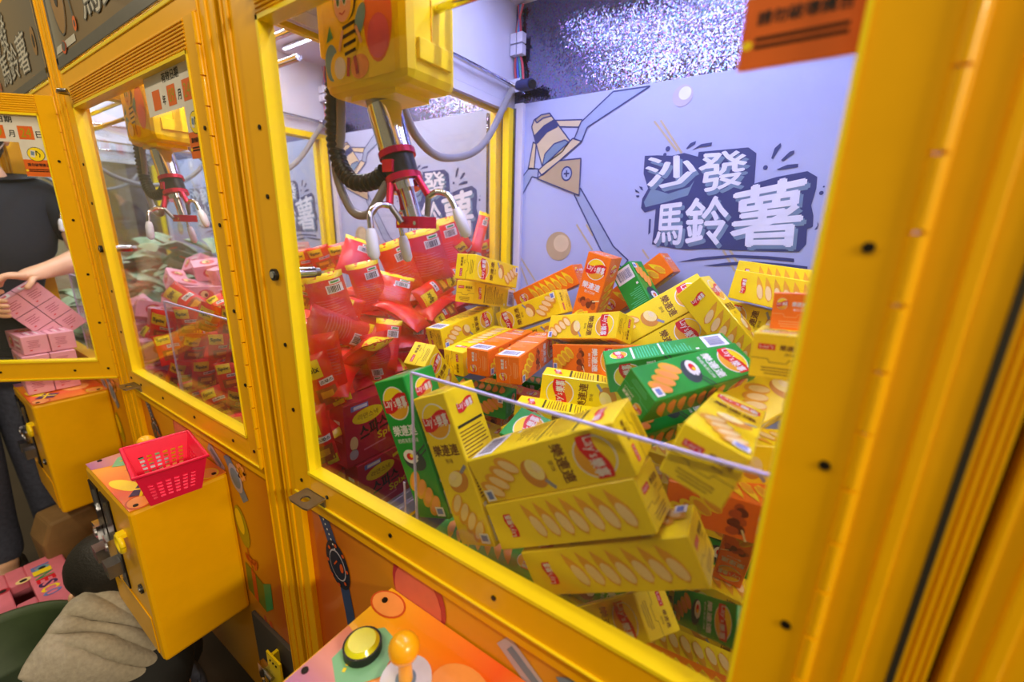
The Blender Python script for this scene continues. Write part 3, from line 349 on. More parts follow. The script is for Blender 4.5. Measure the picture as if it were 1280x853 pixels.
# marquee
mq = P(MB().box((-.648, -.006, 1.586), (.064, .004, 1.80), 'marquee_print'), 'marquee', org=(-.291, 0, 1.7))
d = Decal((-.292, -.006, 1.7), (1, 0, 0), (0, 0, 1), gap=.0004)
d.rect(0, -.103, .712, .020, 'marq_grey', 0).rect(-.348, 0, .010, .21, 'marq_grey', 0).rect(.348, 0, .016, .21, 'marq_grey', 0)
d.poly([(-.340, -.088), (-.19, -.088), (-.19, -.075), (-.325, -.075)], 'marq_white', 1)
d.ell(-.258, .02, .045, .085, 'potato_print', 1, .1); d.outline([(-.258 + .045 * math.cos(t * .35), .02 + .085 * math.sin(t * .35)) for t in range(18)], .003, 'marq_grey', 2)
for x in (-.275, -.245): d.ell(x, .045, .008, .018, 'marq_white', 3).ell(x, .04, .005, .011, 'ink', 4)
d.ell(-.262, .0, .010, .014, 'ink', 3); d.line([(-.225, .0), (-.195, .06), (-.185, .03)], .006, 'marq_white', 3).line([(-.195, .03), (-.175, -.05)], .006, 'marq_grey', 3)
d.ell(-.172, -.062, .011, .013, 'sign_orange', 4).ell(-.172, -.062, .005, .006, 'marq_grey', 5).ell(-.272, -.085, .016, .012, 'ribbon_red', 4).ell(-.272, -.083, .012, .009, 'marq_grey', 5)
d.quad_text('沙發', [(-.13, .085), (.06, .085), (.06, .005), (-.13, -.012)], 'marq_grey', 2, .06).quad_text('沙發', [(-.13, .085), (.06, .085), (.06, .005), (-.13, -.012)], 'marq_white', 3, .02)
d.quad_text('馬鈴薯', [(-.11, .0), (.22, .012), (.22, -.078), (-.11, -.07)], 'marq_grey', 2, .06).quad_text('馬鈴薯', [(-.11, .0), (.22, .012), (.22, -.078), (-.11, -.07)], 'marq_white', 3, .02)
d.ell(.30, -.03, .018, .030, 'potato_print', 2).ell(.30, -.03, .008, .014, 'ink', 3)
P(d.mb, 'marquee_art', parent=mq)
# door on its hinge
hx = .052
b = MB()
b.box((-.636, -.008, .832), (-.589, .012, 1.547), 'frame_yellow'); b.box((.012, -.008, .832), (.050, .012, 1.547), 'frame_yellow')
b.box((-.589, -.008, .832), (.012, .012, .881), 'frame_yellow'); b.box((-.589, -.008, 1.506), (.012, .012, 1.547), 'frame_yellow')
for k in range(8): b.box((-.589, -.0095, 1.508 + k * .0049), (.012, -.008, 1.5105 + k * .0049), 'frame_yellow')
b.box((-.636, -.0115, .832), (.050, -.008, .835), 'frame_bright'); b.box((-.636, -.010, .8285), (.05, .01, .832), 'frame_yellow')  # bright strip paints in the highlight along the rail's lower edge
door = P(b, 'door', .0009, org=(hx, 0, 0))
b = MB(); w = .005
b.box((-.589, -.010, .881), (-.589 + w, .010, 1.506), 'frame_bright'); b.box((.012 - .003, -.010, .881), (.012, .010, 1.506), 'frame_bright')
b.box((-.589, -.011, .881), (.012, .010, .881 + w), 'frame_bright'); b.box((-.589, -.010, 1.506 - w), (.012, .010, 1.506), 'frame_bright')
P(b, 'glazing_bead', parent=door)
P(MB().box((-.586, .001, .884), (.010, .004, 1.503), 'door_glass'), 'glass_pane', parent=door)
b = MB()
for k in range(18):
    z = .835 + k * .0395; b.cyl((hx, -.008, z), (hx, -.008, z + .0375), .0042, 'frame_yellow', 10)
P(b, 'hinge', parent=door)
for x, z in ((.033, 1.40), (.033, 1.26), (.037, 1.122), (.037, .991), (-.611, 1.386), (-.612, 1.30), (-.613, 1.09), (-.613, .985), (-.545, .856), (-.40, .856), (-.225, .856), (-.05, .856), (-.614, .86), (.032, .86)):
    P(MB().cyl((x, -.008, z), (x, -.0095, z), .0032, 'screw_dark', 10), 'screw', parent=door)
b = MB().cyl((-.616, -.008, 1.194), (-.616, -.013, 1.194), .0085, 'black', 18).cyl((-.616, -.013, 1.194), (-.616, -.0145, 1.194), .005, 'chrome', 14).cyl((-.616, .012, 1.194), (-.612, .048, 1.194), .0085, 'chrome', 16).cyl((-.612, .048, 1.194), (-.612, .056, 1.194), .0065, 'steel', 16)
P(b, 'door_lock', parent=door)
b = MB(); cx, cz = -.575, .851
n = 20; out_ = [(cx - .026, -.008), (cx + .026, -.008), (cx + .026, -.03), (cx + .018, -.04), (cx - .018, -.04), (cx - .026, -.03)]
ring = [(cx + .009 * math.cos(2 * math.pi * k / 18), -.026 + .007 * math.sin(2 * math.pi * k / 18)) for k in range(18)]
outer = [(cx + .026 * max(-1, min(1, 1.35 * math.cos(2 * math.pi * k / 18))), -.024 + .017 * max(-1, min(1, 1.35 * math.sin(2 * math.pi * k / 18)))) for k in range(18)]
vs = [(x, y, cz) for x, y in ring] + [(x, y, cz) for x, y in outer] + [(x, y, cz - .003) for x, y in ring] + [(x, y, cz - .003) for x, y in outer]
fs = []
for k in range(18):
    j = (k + 1) % 18; fs += [(k, 18 + k, 18 + j, j), (36 + k, 36 + j, 54 + j, 54 + k), (18 + k, 54 + k, 54 + j, 18 + j), (k, j, 36 + j, 36 + k)]
b.add(vs, fs, 'steel'); b.box((cx - .024, -.0105, .832), (cx + .024, -.008, cz), 'steel')
P(b, 'hasp_tab', parent=door)
P(MB().tube([(-.600, -.006, 1.531), (-.600, -.026, 1.531), (-.578, -.028, 1.531), (-.568, -.018, 1.531)], .004, 'steel', 10), 'door_latch', parent=door)
# stickers on the door glass: expiry sheet and notice
d = Decal((0, .0008, 0), (1, 0, 0), (0, 0, 1), gap=.0002)
d.rect(-.0945, 1.4735, .205, .065, 'sign_white', 0); d.text('有效日期', -.086, 1.4915, .066, .0145, 'ink', 1, 0, .03)
for x, t in ((-.153, ''), (-.090, '09'), (-.030, '24')):
    d.rect(x, 1.463, .032, .030, 'sign_orange', 1)
    if t: d.text(t, x, 1.463, .022, .020, 'balloon_green', 2)
for x, t in ((-.122, '年'), (-.060, '月'), (-.003, '日')): d.text(t, x, 1.460, .0125, .0145, 'ink', 1, 0, .03)
P(d.mb, 'expiry_sheet', parent=door)
d = Decal((0, .0008, 0), (1, 0, 0), (0, 0, 1), gap=.0002)
d.rect(-.0195, 1.402, .061, .078, 'sign_white', 0).rect(-.0195, 1.383, .061, .039, 'sign_orange', 1)
d.ell(-.0195, 1.415, .019, .0165, 'ink', 2).ell(-.0195, 1.415, .0178, .0153, 'logo_yellow', 3)
d.rect(-.026, 1.416, .010, .016, 'sign_white', 4, -.2).rect(-.026, 1.417, .007, .009, 'slate', 5, -.2).line([(-.018, 1.423), (-.011, 1.415), (-.013, 1.408)], .002, 'ink', 4).line([(-.018, 1.423), (-.019, 1.412)], .002, 'ink', 4)
d.text('請勿破壞機台', -.0195, 1.3905, .046, .0075, 'ink', 2, 0, .03).rect(-.0195, 1.3795, .046, .0022, 'screw_dark', 2).rect(-.0195, 1.3755, .046, .0022, 'screw_dark', 2).ell(-.0465, 1.377, .003, .0025, 'logo_yellow', 2)
P(d.mb, 'notice_sticker', parent=door)
# console with button, joystick, coin slots
x0, x1, y0, z0, z1 = -.422, -.142, -.160, .385, .744
bx = P(MB().box((x0, y0, z0), (x1, .006, z1), 'frame_yellow'), 'console', .008, org=((x0 + x1) / 2, y0 / 2, .56))
tp = MB().box((x0 + .002, y0 + .002, z1), (x1 - .002, .004, z1 + .002), 'console_print'); P(tp, 'console_top', parent=bx, org=((x0 + x1) / 2, y0 / 2, z1))
d = Decal(((x0 + x1) / 2, y0 / 2, z1 + .002), (1, 0, 0), (0, 1, 0), gap=.0003)
d.ell(-.120, .062, .030, .019, 'ribbon_red', 1).ell(-.120, .062, .027, .0165, 'peach_print', 2)
d.poly([(-.136, -.078), (-.095, -.078), (-.085, -.05), (-.09, -.02), (-.112, .005), (-.137, .01)], 'petal_print', 1)
d.ell(.118, -.058, .026, .020, 'ribbon_red', 1).ell(.118, -.058, .022, .017, 'peach_print', 2).ell(.115, .058, .024, .019, 'logo_yellow', 1).ell(.115, .058, .021, .016, 'peach_print', 2)
d.ell(.04, .03, .04, .030, 'peach_print', 1); d.ell(.03, -.055, .042, .014, 'logo_yellow', 1, .3)
d.poly([(-.115, -.03), (-.075, -.05), (-.045, -.005), (-.058, .03), (-.095, .035), (-.118, .01)], 'pale_green', 2); d.poly([(-.062, .028), (-.035, -.04), (-.028, .0), (-.045, .04)], 'ribbon_red', 3); d.poly([(-.04, .035), (-.02, .02), (-.015, -.03), (-.03, -.01)], 'leaf_green', 3)
d.poly([(.05, -.04), (.085, -.065), (.105, -.03), (.07, -.01)], 'purple_print', 3); d.line([(.06, -.053), (.09, -.02)], .006, 'logo_yellow', 4); d.line([(.05, -.03), (.10, -.05)], .005, 'logo_yellow', 4)
for k in range(7): d.rect(-.108 + .003 * k, .012 - .007 * k, .004, .005, 'logo_yellow', 4, .5)
P(d.mb, 'console_art', parent=bx)
for x, y in ((-.41, -.137), (-.41, -.017), (-.155, -.145), (-.155, -.015)):
    P(MB().cyl((x, y, z1 + .002), (x, y, z1 + .0045), .0042, 'screw_dark', 12), 'screw', parent=bx)
bt = MB().cyl((-.375, -.081, z1 + .002), (-.375, -.081, z1 + .014), .0235, 'black', 28).cyl((-.375, -.081, z1 + .014), (-.375, -.081, z1 + .019), .021, 'button_yellow', 28, r2=.017)
P(bt, 'push_button', parent=bx)
jx, jy = -.300, -.078
P(MB().cyl((jx, jy, z1 + .002), (jx, jy, z1 + .009), .030, 'disc_white', 30).cyl((jx, jy, z1 + .009), (jx, jy, z1 + .0105), .012, 'slate', 20), 'joystick_base', parent=bx)
P(MB().cyl((jx, jy, z1 + .005), (jx, jy, z1 + .05), .0085, 'joy_yellow', 16, r2=.0075).ball((jx, jy, z1 + .056), .0178, 'joy_yellow'), 'joystick', parent=bx)
for xc in (-.378, -.302):
    b = MB().box((xc - .030, y0 - .003, .50), (xc + .030, y0, .715), 'coin_plate').box((xc - .002, y0 - .006, .65), (xc + .002, y0 - .003, .70), 'chrome')
    b.box((xc - .016, y0 - .016, .585), (xc + .016, y0 - .003, .622), 'chrome').cyl((xc - .004, y0 - .018, .60), (xc - .004, y0 - .003, .60), .009, 'steel', 14)
    b.box((xc - .018, y0 - .026, .535), (xc + .018, y0 - .003, .565), 'steel').box((xc - .012, y0 - .010, .520), (xc + .012, y0 - .003, .533), 'chrome')
    P(b, 'coin_slot', parent=bx)
b = MB(); rr = [(-.205 + .017 * math.cos(t), y0 - .010 + .0, .655 + .017 * math.sin(t)) for t in (2 * math.pi * k / 20 for k in range(21))]
b.tube(rr, .0048, 'frame_bright', 8, False); b.box((-.215, y0 - .012, .668), (-.195, y0, .676), 'frame_bright'); P(b, 'padlock_ring', parent=bx)
P(MB().cyl((-.178, y0, .555), (-.178, y0 - .004, .555), .010, 'black', 16).cyl((-.178, y0 - .004, .555), (-.178, y0 - .006, .555), .005, 'steel', 12), 'cash_door_lock', parent=bx)
b = MB().box((x0 + .02, y0 - .002, .40), (x1 - .02, y0, .49), 'frame_yellow'); P(b, 'cash_door', parent=bx, bevel=.001)
# prize flap with its yellow latch plate, lower right
pf = P(MB().box((-.125, -.002, .14), (.045, .006, .385), 'deck_dark'), 'prize_flap', .001)
P(MB().box((-.025, -.022, .27), (.03, -.018, .36), 'frame_bright').box((-.02, -.018, .28), (-.012, .0, .35), 'frame_bright'), 'latch_plate', parent=pf)
P(MB().box((-.045, -.034, .285), (-.02, -.022, .325), 'chrome').cyl((-.03, -.03, .255), (-.03, -.03, .29), .006, 'chrome', 10).cyl((.005, -.03, .31), (-.02, -.03, .31), .005, 'steel', 10), 'latch', parent=pf)
for k in range(3): P(MB().cyl((-.01 + .012 * k, -.022, .345), (-.01 + .012 * k, -.0235, .345), .0025, 'screw_dark', 8), 'screw', parent=pf)
# clear guard in front of the prizes
ga = P(MB().box((-.380, .022, .602), (.086, .025, 1.086), 'clear_acrylic'), 'front_guard')
P(MB().box((-.380, .0218, 1.086), (.086, .0252, 1.0885), 'acrylic_edge').box((-.3815, .0218, .602), (-.380, .0252, 1.086), 'acrylic_edge'), 'guard_edge', parent=ga)
gs = P(MB().box((-.423, .040, .602), (-.420, .30, .905), 'clear_acrylic'), 'chute_guard')
P(MB().box((-.4232, .0385, .602), (-.4198, .040, .905), 'acrylic_edge'), 'guard_edge', parent=gs)
P(MB().box((-.62, .03, .601), (-.43, .21, .604), 'black'), 'prize_chute')
# lighting strips
for y, z in ((.15, 1.780), (.325, 1.780), (.51, 1.780)):
    b = MB().box((-.62, y - .006, z + .003), (.04, y + .006, z + .007), 'white_panel')
    for k in range(44): b.box((-.615 + k * .015, y - .003, z), (-.608 + k * .015, y + .003, z + .003), 'led_glow')
    P(b, 'led_strip')
# gantry
for x in (-.655, .073): P(MB().cyl((x, .035, 1.608), (x, .66, 1.608), .0055, 'chrome', 12), 'gantry_rail')
P(MB().cyl((-.655, .150, 1.527 + .055), (.073, .150, 1.527 + .055), .0055, 'chrome', 12).cyl((-.655, .128, 1.527), (.073, .128, 1.527), .0055, 'chrome', 12), 'cross_rail')
P(MB().box((-.668, .640, 1.590), (-.630, .664, 1.620), 'chrome').cyl((-.638, .648, 1.605), (-.595, .635, 1.600), .013, 'blue_motor', 16).cyl((-.6, .637, 1.60), (-.588, .633, 1.598), .010, 'black', 14), 'rail_motor')
b = MB()
for k, m in enumerate(('wire_red', 'wire_blue', 'wire_teal', 'wire_red')):
    b.tube(smooth_path([(-.652 + .006 * k, .662, 1.60), (-.662 + .007 * k, .664, 1.66), (-.648 - .004 * k, .664, 1.72), (-.655 + .004 * k, .664, 1.785)], 6), .003, m, 6)
wr = P(b, 'wire_bundle')
for x in (-.667, -.648):
    for z in (1.675, 1.70): P(MB().box((x, .648, z), (x + .016, .666, z + .022), 'white_panel'), 'connector', .001, parent=wr)
P(MB().tube(smooth_path([(-.655, .642, 1.598), (-.652, .52, 1.452), (-.632, .37, 1.402), (-.590, .25, 1.418), (-.545, .165, 1.47)]), .008, 'grey_hose', 10), 'supply_hose')
# carriage and claw
car = P(MB().box((-.590, .076, 1.437), (-.422, .166, 1.640), 'plastic_yellow'), 'claw_carriage', .013)
P(MB().box((-.645, .11, 1.505), (-.588, .17, 1.64), 'plastic_yellow'), 'carriage_block', .004, parent=car)
P(MB().box((-.4235, .1165, 1.48), (-.4205, .118, 1.64), 'frame_yellow').box((-.424, .092, 1.462), (-.417, .150, 1.485), 'plastic_yellow'), 'cover_seam', .002, parent=car)
P(MB().box((-.55, .09, 1.430), (-.46, .15, 1.438), 'plastic_yellow').cyl((-.514, .114, 1.44), (-.513, .114, 1.425), .022, 'screw_dark', 18), 'winch_plate', parent=car)
d = Decal((-.512, .0758, 1.500), (1, 0, 0), (0, 0, 1), gap=.0004)
d.rect(.0, .030, .138, .165, 'logo_yellow', 0)
d.ell(.042, .008, .026, .046, 'bee_orange', 1).ell(.042, -.010, .020, .024, 'bee_pink', 2).ell(.040, .072, .026, .028, 'bee_pink', 1)
d.ell(-.054, -.024, .014, .022, 'bee_blue', 1).ell(-.038, -.032, .019, .019, 'logo_yellow', 2).ell(-.036, -.033, .012, .013, 'white_print', 3).ell(.004, -.037, .018, .014, 'peach_print', 2)
d.ell(-.018, .045, .024, .030, 'ink', 3).ell(-.019, .043, .0215, .0275, 'logo_yellow', 4).ell(-.021, .038, .017, .021, 'bee_skin', 5)
for x in (-.029, -.016): d.ell(x, .042, .0045, .0085, 'white_print', 6).ell(x, .041, .003, .006, 'eye_green', 7)
d.line([(-.028, .028), (-.022, .025), (-.016, .028)], .002, 'pink_deep', 6); d.line([(-.03, .07), (-.038, .082)], .003, 'ink', 4).line([(-.012, .072), (-.006, .084)], .003, 'ink', 4)
d.ell(-.012, -.002, .016, .024, 'logo_yellow', 3)
for k in range(4): d.rect(-.012, .012 - .010 * k, .029 - .003 * abs(k - 1), .004, 'ink', 4, .12)
d.ell(.010, .014, .009, .018, 'bee_blue', 3, -.5); d.line([(-.024, .008), (-.034, -.014)], .005, 'bee_skin', 5).line([(.002, .008), (.012, -.012)], .005, 'bee_skin', 5)
d.line([(-.016, -.024), (-.020, -.045)], .006, 'pink_deep', 4).line([(-.004, -.024), (.0, -.045)], .006, 'pink_deep', 4)
d.poly([(-.062, .0), (-.047, .004), (-.052, .019)], 'leaf_green', 3)
P(d.mb, 'carriage_print', parent=car)
A0, A1 = Vector((-.514, .114, 1.432)), Vector((-.463, .121, 1.268)); ax = (A1 - A0)
at = lambda t: A0 + ax * t
P(MB().cyl(at(-.03), at(.05), .0225, 'steel', 24).cyl(at(.05), at(.42), .0235, 'chrome', 28), 'claw_motor', parent=car)
b = MB().cyl(at(.42), at(.62), .0225, 'band_black', 28)
b.cyl(at(.40), at(.45), .026, 'red_anodised', 28).cyl(at(.60), at(.65), .026, 'red_anodised', 28).cyl(at(.65), at(.72), .020, 'chrome', 24)
dd = at(.53) - Vector((0, .024, 0)); b.box((dd.x - .011, dd.y, dd.z - .008), (dd.x + .009, dd.y + .004, dd.z + .008), 'red_anodised'); P(b, 'claw_collar', parent=car)
P(MB().cyl(at(.70), at(1.0), .0105, 'chrome', 18), 'claw_plunger', parent=car)
b = MB(); e = at(.99); b.box((e.x - .022, e.y - .018, e.z - .007), (e.x + .022, e.y + .018, e.z + .009), 'red_anodised')
for sx in (-.016, .016): b.cyl((e.x + sx, e.y - .019, e.z), (e.x + sx, e.y - .0175, e.z), .003, 'chrome', 10)
P(b, 'claw_foot', parent=car)
side = ax.normalized()
for ang in (2.75, .15, 4.45):
    r_ = Vector((math.cos(ang), math.sin(ang), 0)); r_ = (r_ - side * r_.dot(side)).normalized()
    o_, f_ = at(.66), at(.97)
    b = MB().tube([o_ + r_ * .023, at(.82) + r_ * .033], .0052, 'red_anodised', 8).tube([at(.82) + r_ * .033, f_ + r_ * .022], .0042, 'steel', 8)
    pth = smooth_path([at(.83) + r_ * .032, at(.82) + r_ * .048, at(.88) + r_ * .064, at(1.0) + r_ * .070], 6)
    b.tube(pth, .0042, 'chrome', 8)
    P(b, 'claw_prong', parent=car)
    en = at(1.0) + r_ * .070; b = MB().tube([en, en + side * .010 + r_ * .002, en + side * .034 + r_ * .006, en + side * .040 + r_ * .006], [.0055, .008, .008, .004], 'tip_white', 10); P(b, 'prong_tip', parent=car)
path = smooth_path([(-.600, .10, 1.462), (-.6075, .10, 1.42), (-.6085, .10, 1.385), (-.598, .10, 1.35), (-.568, .10, 1.327), (-.530, .105, 1.328), (-.508, .108, 1.340)], 5)
pp = [path[0]]; step = .0030
for p_ in smooth_path(path, 12):
    if (p_ - pp[-1]).length >= step: pp.append(pp[-1] + (p_ - pp[-1]).normalized() * step)
rs = [(.0128, .0128, .0096)[k % 3] for k in range(len(pp))]
P(MB().tube(pp, rs[:len(pp)], 'band_black', 12), 'ribbed_conduit', parent=car)
P(MB().tube(smooth_path([(-.585, .10, 1.46), (-.594, .10, 1.393), (-.612, .10, 1.344), (-.582, .10, 1.288), (-.545, .10, 1.280), (-.523, .10, 1.296), (-.505, .108, 1.325)]), .0065, 'grey_hose', 10), 'grey_cable', parent=car)

MACH = {0: root}
for k in (1, 2, 3, -1):
    c = copy_tree(root); c.location.x = -.291 - PITCH * k; MACH[k] = c
b = MB().box((.0992, -.002, .05), (.1128, .03, 1.80), 'frame_yellow')
for x in (.1005, .1045, .1085, .1120): b.box((x - .0009, -.0045, .05), (x + .0009, -.002, 1.80), 'frame_yellow')
P(b, 'side_trim'); P(MB().box((.0955, -.0062, .05), (.0988, -.0036, 1.80), 'dark_rubber'), 'trim_groove')  # dark raised bar on the post paints in the shade of a groove
for k, l in ((0, 'nearest yellow claw machine, glass door full of snack cartons'), (1, 'yellow claw machine with red snack bags and a pink basket on its console'), (2, 'yellow claw machine whose glass door swings open before the standing person'), (3, 'yellow claw machine beyond the open door, filled with green packets'), (-1, 'yellow claw machine cut off at the right edge, only its post showing')):
    tag(MACH[k], l, 'claw machine', 'row of yellow claw machines')
for ch in MACH[2].children:
    if ch.name.startswith('door'): ch.rotation_euler.z = math.radians(43)
for ch in MACH[1].children:
    if ch.name.startswith('side_top_rail') and ch.data.materials[0].name == 'white_panel':
        ch.data = ch.data.copy(); ch.data.materials[0] = MATS['frame_bright']
for k, (pw, colr) in LED.items():
    dx = -PITCH * k
    for y, w in ((.15, .58), (.325, .30), (.51, .12)): area('machine_light', (-.29 + dx, y, 1.772), (.62, .010), pw * w, colr, (-.29 + dx, y + .03, 1.0))
# rubber strips that close the gaps between the machines
mat('gap_metal', (84, 66, 24), .25, .6)
for k in (0, 1, 2, -1):
    x = -.6905 - PITCH * k
    b = MB().box((x - (.009 if k >= 0 else -.004), .012, .02), (x + .009, .03, 1.95), 'dark_rubber').cyl((x - (.003 if k >= 0 else -.006), .010, .02), (x - (.003 if k >= 0 else -.006), .010, 1.95), .003, 'gap_metal', 8).cyl((x + (.004 if k >= 0 else .0065), .010, .02), (x + (.004 if k >= 0 else .0065), .010, 1.95), .003, 'gap_metal', 8)
    o = b.build('gap_strip', org=(x, .02, 0))
    tag(o, {0: 'dark rubber strip between the nearest machine and the basket machine', 1: 'dark rubber strip left of the machine with red bags', 2: 'dark rubber strip left of the machine with the open door', -1: 'dark rubber strip at the far right beside the nearest machine'}[k], 'gap strip', 'gap strips between the machines')
# ---------------------------------------------------------------- snack cartons
mat('carton_yellow', (255, 224, 14), .36, var=.02, coat=.15); mat('carton_orange', (252, 122, 14), .36, var=.02, coat=.15); mat('carton_green', (16, 158, 52), .36, var=.02, coat=.15)
mat('carton_crease_y', (214, 176, 10), .5); mat('chip_gold', (236, 170, 40), .45); mat('chip_cream', (246, 216, 150), .45); mat('chip_pale', (250, 230, 176), .45)
mat('potato_skin', (216, 146, 46), .45); mat('potato_flesh', (250, 232, 150), .45); mat('fork_grey', (150, 150, 165), .4); mat('meat_brown', (120, 48, 20), .4); mat('meat_red', (196, 84, 30), .4)
mat('sushi_dark', (50, 66, 74), .4); mat('mint_print', (90, 210, 150), .4); mat('peach_light', (252, 176, 110), .4); mat('label_blue', (110, 130, 200), .4)
FL = {'y': dict(body='carton_yellow', ink='brown_print', fine='brown_print', sub='原味', chips=('chip_cream', 'chip_gold')),
      'o': dict(body='carton_orange', ink='white_print', fine='peach_light', sub='雞汁口味', chips=('chip_gold', 'logo_yellow')),
      'g': dict(body='carton_green', ink='white_print', fine='mint_print', sub='岩燒海苔口味', chips=('peach_print', 'chip_gold'))}
BW, BD, BL = .0522, .050, .180
def logo(d, x, y, s, l, ring=True):
    if ring:
        d.ell(x, y, .0212 * s, .0212 * s, 'white_print', l, n=28).ell(x, y, .0198 * s, .0198 * s, 'logo_yellow', l + 1, n=28)
        d.poly([(x + .0196 * s * math.cos(t), y + .0196 * s * math.sin(t)) for t in (math.pi * (1.08 + .84 * k / 14) for k in range(15))], 'chip_gold', l + 2)
    top = [(x + (-.0215 + .043 * k / 10) * s, y + (.0085 + .0028 * math.sin(k / 10 * 6.28) * -1 + .004 * (k / 10 - .5)) * s) for k in range(11)]
    bot = [(a, b - .0165 * s) for a, b in top]
    d.poly(bot + top[::-1], 'red_print', l + 3)
    d.quad_text("Lay's", [(x - .0195 * s, y + .0085 * s), (x + .0005 * s, y + .0065 * s), (x + .0005 * s, y - .0075 * s), (x - .0195 * s, y - .007 * s)], 'white_print', l + 4, .02)
    d.quad_text('樂事', [(x + .002 * s, y + .0062 * s), (x + .0196 * s, y + .0085 * s), (x + .0196 * s, y - .0062 * s), (x + .002 * s, y - .0072 * s)], 'white_print', l + 4, .03)
def chip(d, x, y, rx, ry, a, cc, l):
    d.ell(x, y, rx, ry, cc[1], l, a, 14).ell(x + .15 * rx * math.cos(a) - .0 * ry, y + .25 * ry, rx * .82, ry * .62, cc[0], l + 1, a, 14)
def front_print(f):
    F_ = FL[f]; d = Decal((0, -BD / 2, 0), (1, 0, 0), (0, 0, 1), gap=.00012)
    logo(d, 0, .060, 1., 0)
    d.text('樂連連', 0, .0255, .040, .0135, F_['ink'], 0, 0, .035); d.text(F_['sub'], 0, .0125, .006 * len(F_['sub']), .0058, F_['ink'], 0, 0, .02)
    if f == 'y':
        d.ell(.004, -.012, .0165, .0125, 'potato_skin', 1, .5).ell(.000, -.009, .0125, .0085, 'potato_flesh', 2, .5).ell(-.002, -.006, .006, .004, 'chip_pale', 3, .3); d.line([(.012, -.002), (.022, .006)], .004, 'fork_grey', 3)
    elif f == 'o':
        for k in range(9): d.ell(-.014 + .0038 * k, -.010 + .004 * math.sin(k * 2.1), .007, .0055, 'meat_brown' if k % 2 else 'meat_red', 1 + k % 3, k)
        d.line([(.012, -.004), (.026, .002)], .0022, 'chip_pale', 5)
    else:
        d.ell(.0, -.013, .0185, .0135, 'sushi_dark', 1, -.3).ell(-.004, -.008, .0125, .009, 'white_print', 2, -.1).ell(-.005, -.008, .006, .0045, 'red_print', 3).ell(-.002, -.007, .003, .0025, 'logo_yellow', 4)
        for s in (0, .006): d.line([(.006, -.006 - s), (.0258, .006 - s)], .0016, 'sushi_dark', 4)
    for k in range(4): chip(d, -.011 + .0072 * k, -.040 - .0105 * k, .0155, .0078, .95, F_['chips'], 5 + 2 * k)
    d.rect(.0165, -.079, .013, .012, 'white_print', 14).rect(.0165, -.0785, .009, .007, 'label_blue', 15)
    return d.mb
def chips_print(f):
    F_ = FL[f]; d = Decal((-BW / 2, 0, 0), (0, -1, 0), (0, 0, 1), gap=.00012)
    logo(d, 0, .063, .58 if f != 'g' else .75, 0, f != 'y')
    for k in range(7):
        y = .030 - .0165 * k
        d.poly([(-.018, y - .006), (-.012, y + .002), (.010, y + .010), (.021, y + .012), (.012, y + .002), (.002, y - .006), (-.010, y - .010)], F_['chips'][1], 1 + 2 * (k % 4))
        d.ell(-.004, y - .001, .0125, .0052, F_['chips'][0], 2 + 2 * (k % 4), .5, 12)
    return d.mb
def info_print(f):
    F_ = FL[f]; rr = random.Random(5); d = Decal((BW / 2, 0, 0), (0, 1, 0), (0, 0, 1), gap=.00012)
    logo(d, 0, .068, .62, 0, f != 'y')
    d.rect(0, .0475, .042, .0032, 'ink' if f == 'y' else 'white_print', 0)
    for k in range(8): w = rr.uniform(.028, .042); d.rect(-.021 + w / 2, .041 - .004 * k, w, .0014, F_['fine'], 0)
    d.rect(0, .006, .042, .0028, 'ink' if f == 'y' else 'white_print', 0)
    for k in range(9): w = rr.uniform(.015, .040); d.rect(-.021 + w / 2, -.001 - .004 * k, w, .0014, F_['fine'], 0)
    d.rect(-.0185, -.042, .005, .0045, 'white_print', 0)
    d.rect(0, -.070, .042, .030, 'white_print', 0); x = -.017
    while x < .016:
        w = rr.choice((.0006, .001, .0016)); d.rect(x + w / 2, -.070, w, .020, 'barcode_blue', 1); x += w + rr.choice((.0007, .0012))
    return d.mb
def end_print(f):
    F_ = FL[f]; d = Decal((0, 0, BL / 2), (1, 0, 0), (0, 1, 0), gap=.00012)
    if f == 'y': d.rect(-.012, .010, .0165, .0065, 'red_print', 0); d.text("Lay's", -.012, .010, .013, .0048, 'white_print', 1)
    else: logo(d, -.013, .010, .36, 0)
    d.text('樂連連', .010, .010, .019, .0062, F_['ink'], 0, 0, .03); d.text(F_['sub'], .010, .003, .0026 * len(F_['sub']) + .004, .0034, F_['ink'], 0)
    d.line([(-.026, -.003), (-.010, -.003), (-.008, -.007), (.008, -.007), (.010, -.003), (.026, -.003)], .0007, F_['fine'], 0)
    for k in range(3): d.rect(0, -.013 - .0032 * k, .03 - .006 * (k == 2), .0011, F_['fine'], 0)
    return d.mb
PROTO = {}
for f in 'yog':
    b = MB().box((-BW / 2, -BD / 2, -BL / 2), (BW / 2, BD / 2, BL / 2), FL[f]['body']); o = b.build('snack_carton', bevel=.0011, seg=1); ORG[o.name] = Vector((0, 0, 0))
    fp = front_print(f).build('front_print', o); bk = fp.copy(); COL.objects.link(bk); bk.parent = o; bk.rotation_euler.z = math.pi
    chips_print(f).build('side_print', o); info_print(f).build('label_print', o)
    ep = end_print(f).build('end_print', o); e2 = ep.copy(); COL.objects.link(e2); e2.parent = o; e2.rotation_euler.x = math.pi
    PROTO[f] = o
USED = set()
def carton(f, loc, q, s, label, group):
    if f in USED: o = copy_tree(PROTO[f])
    else: o = PROTO[f]; USED.add(f)
    o.location = loc; o.rotation_mode = 'QUATERNION'; o.rotation_quaternion = Quaternion(q); o.scale = s
    return tag(o, label, 'snack box', group)
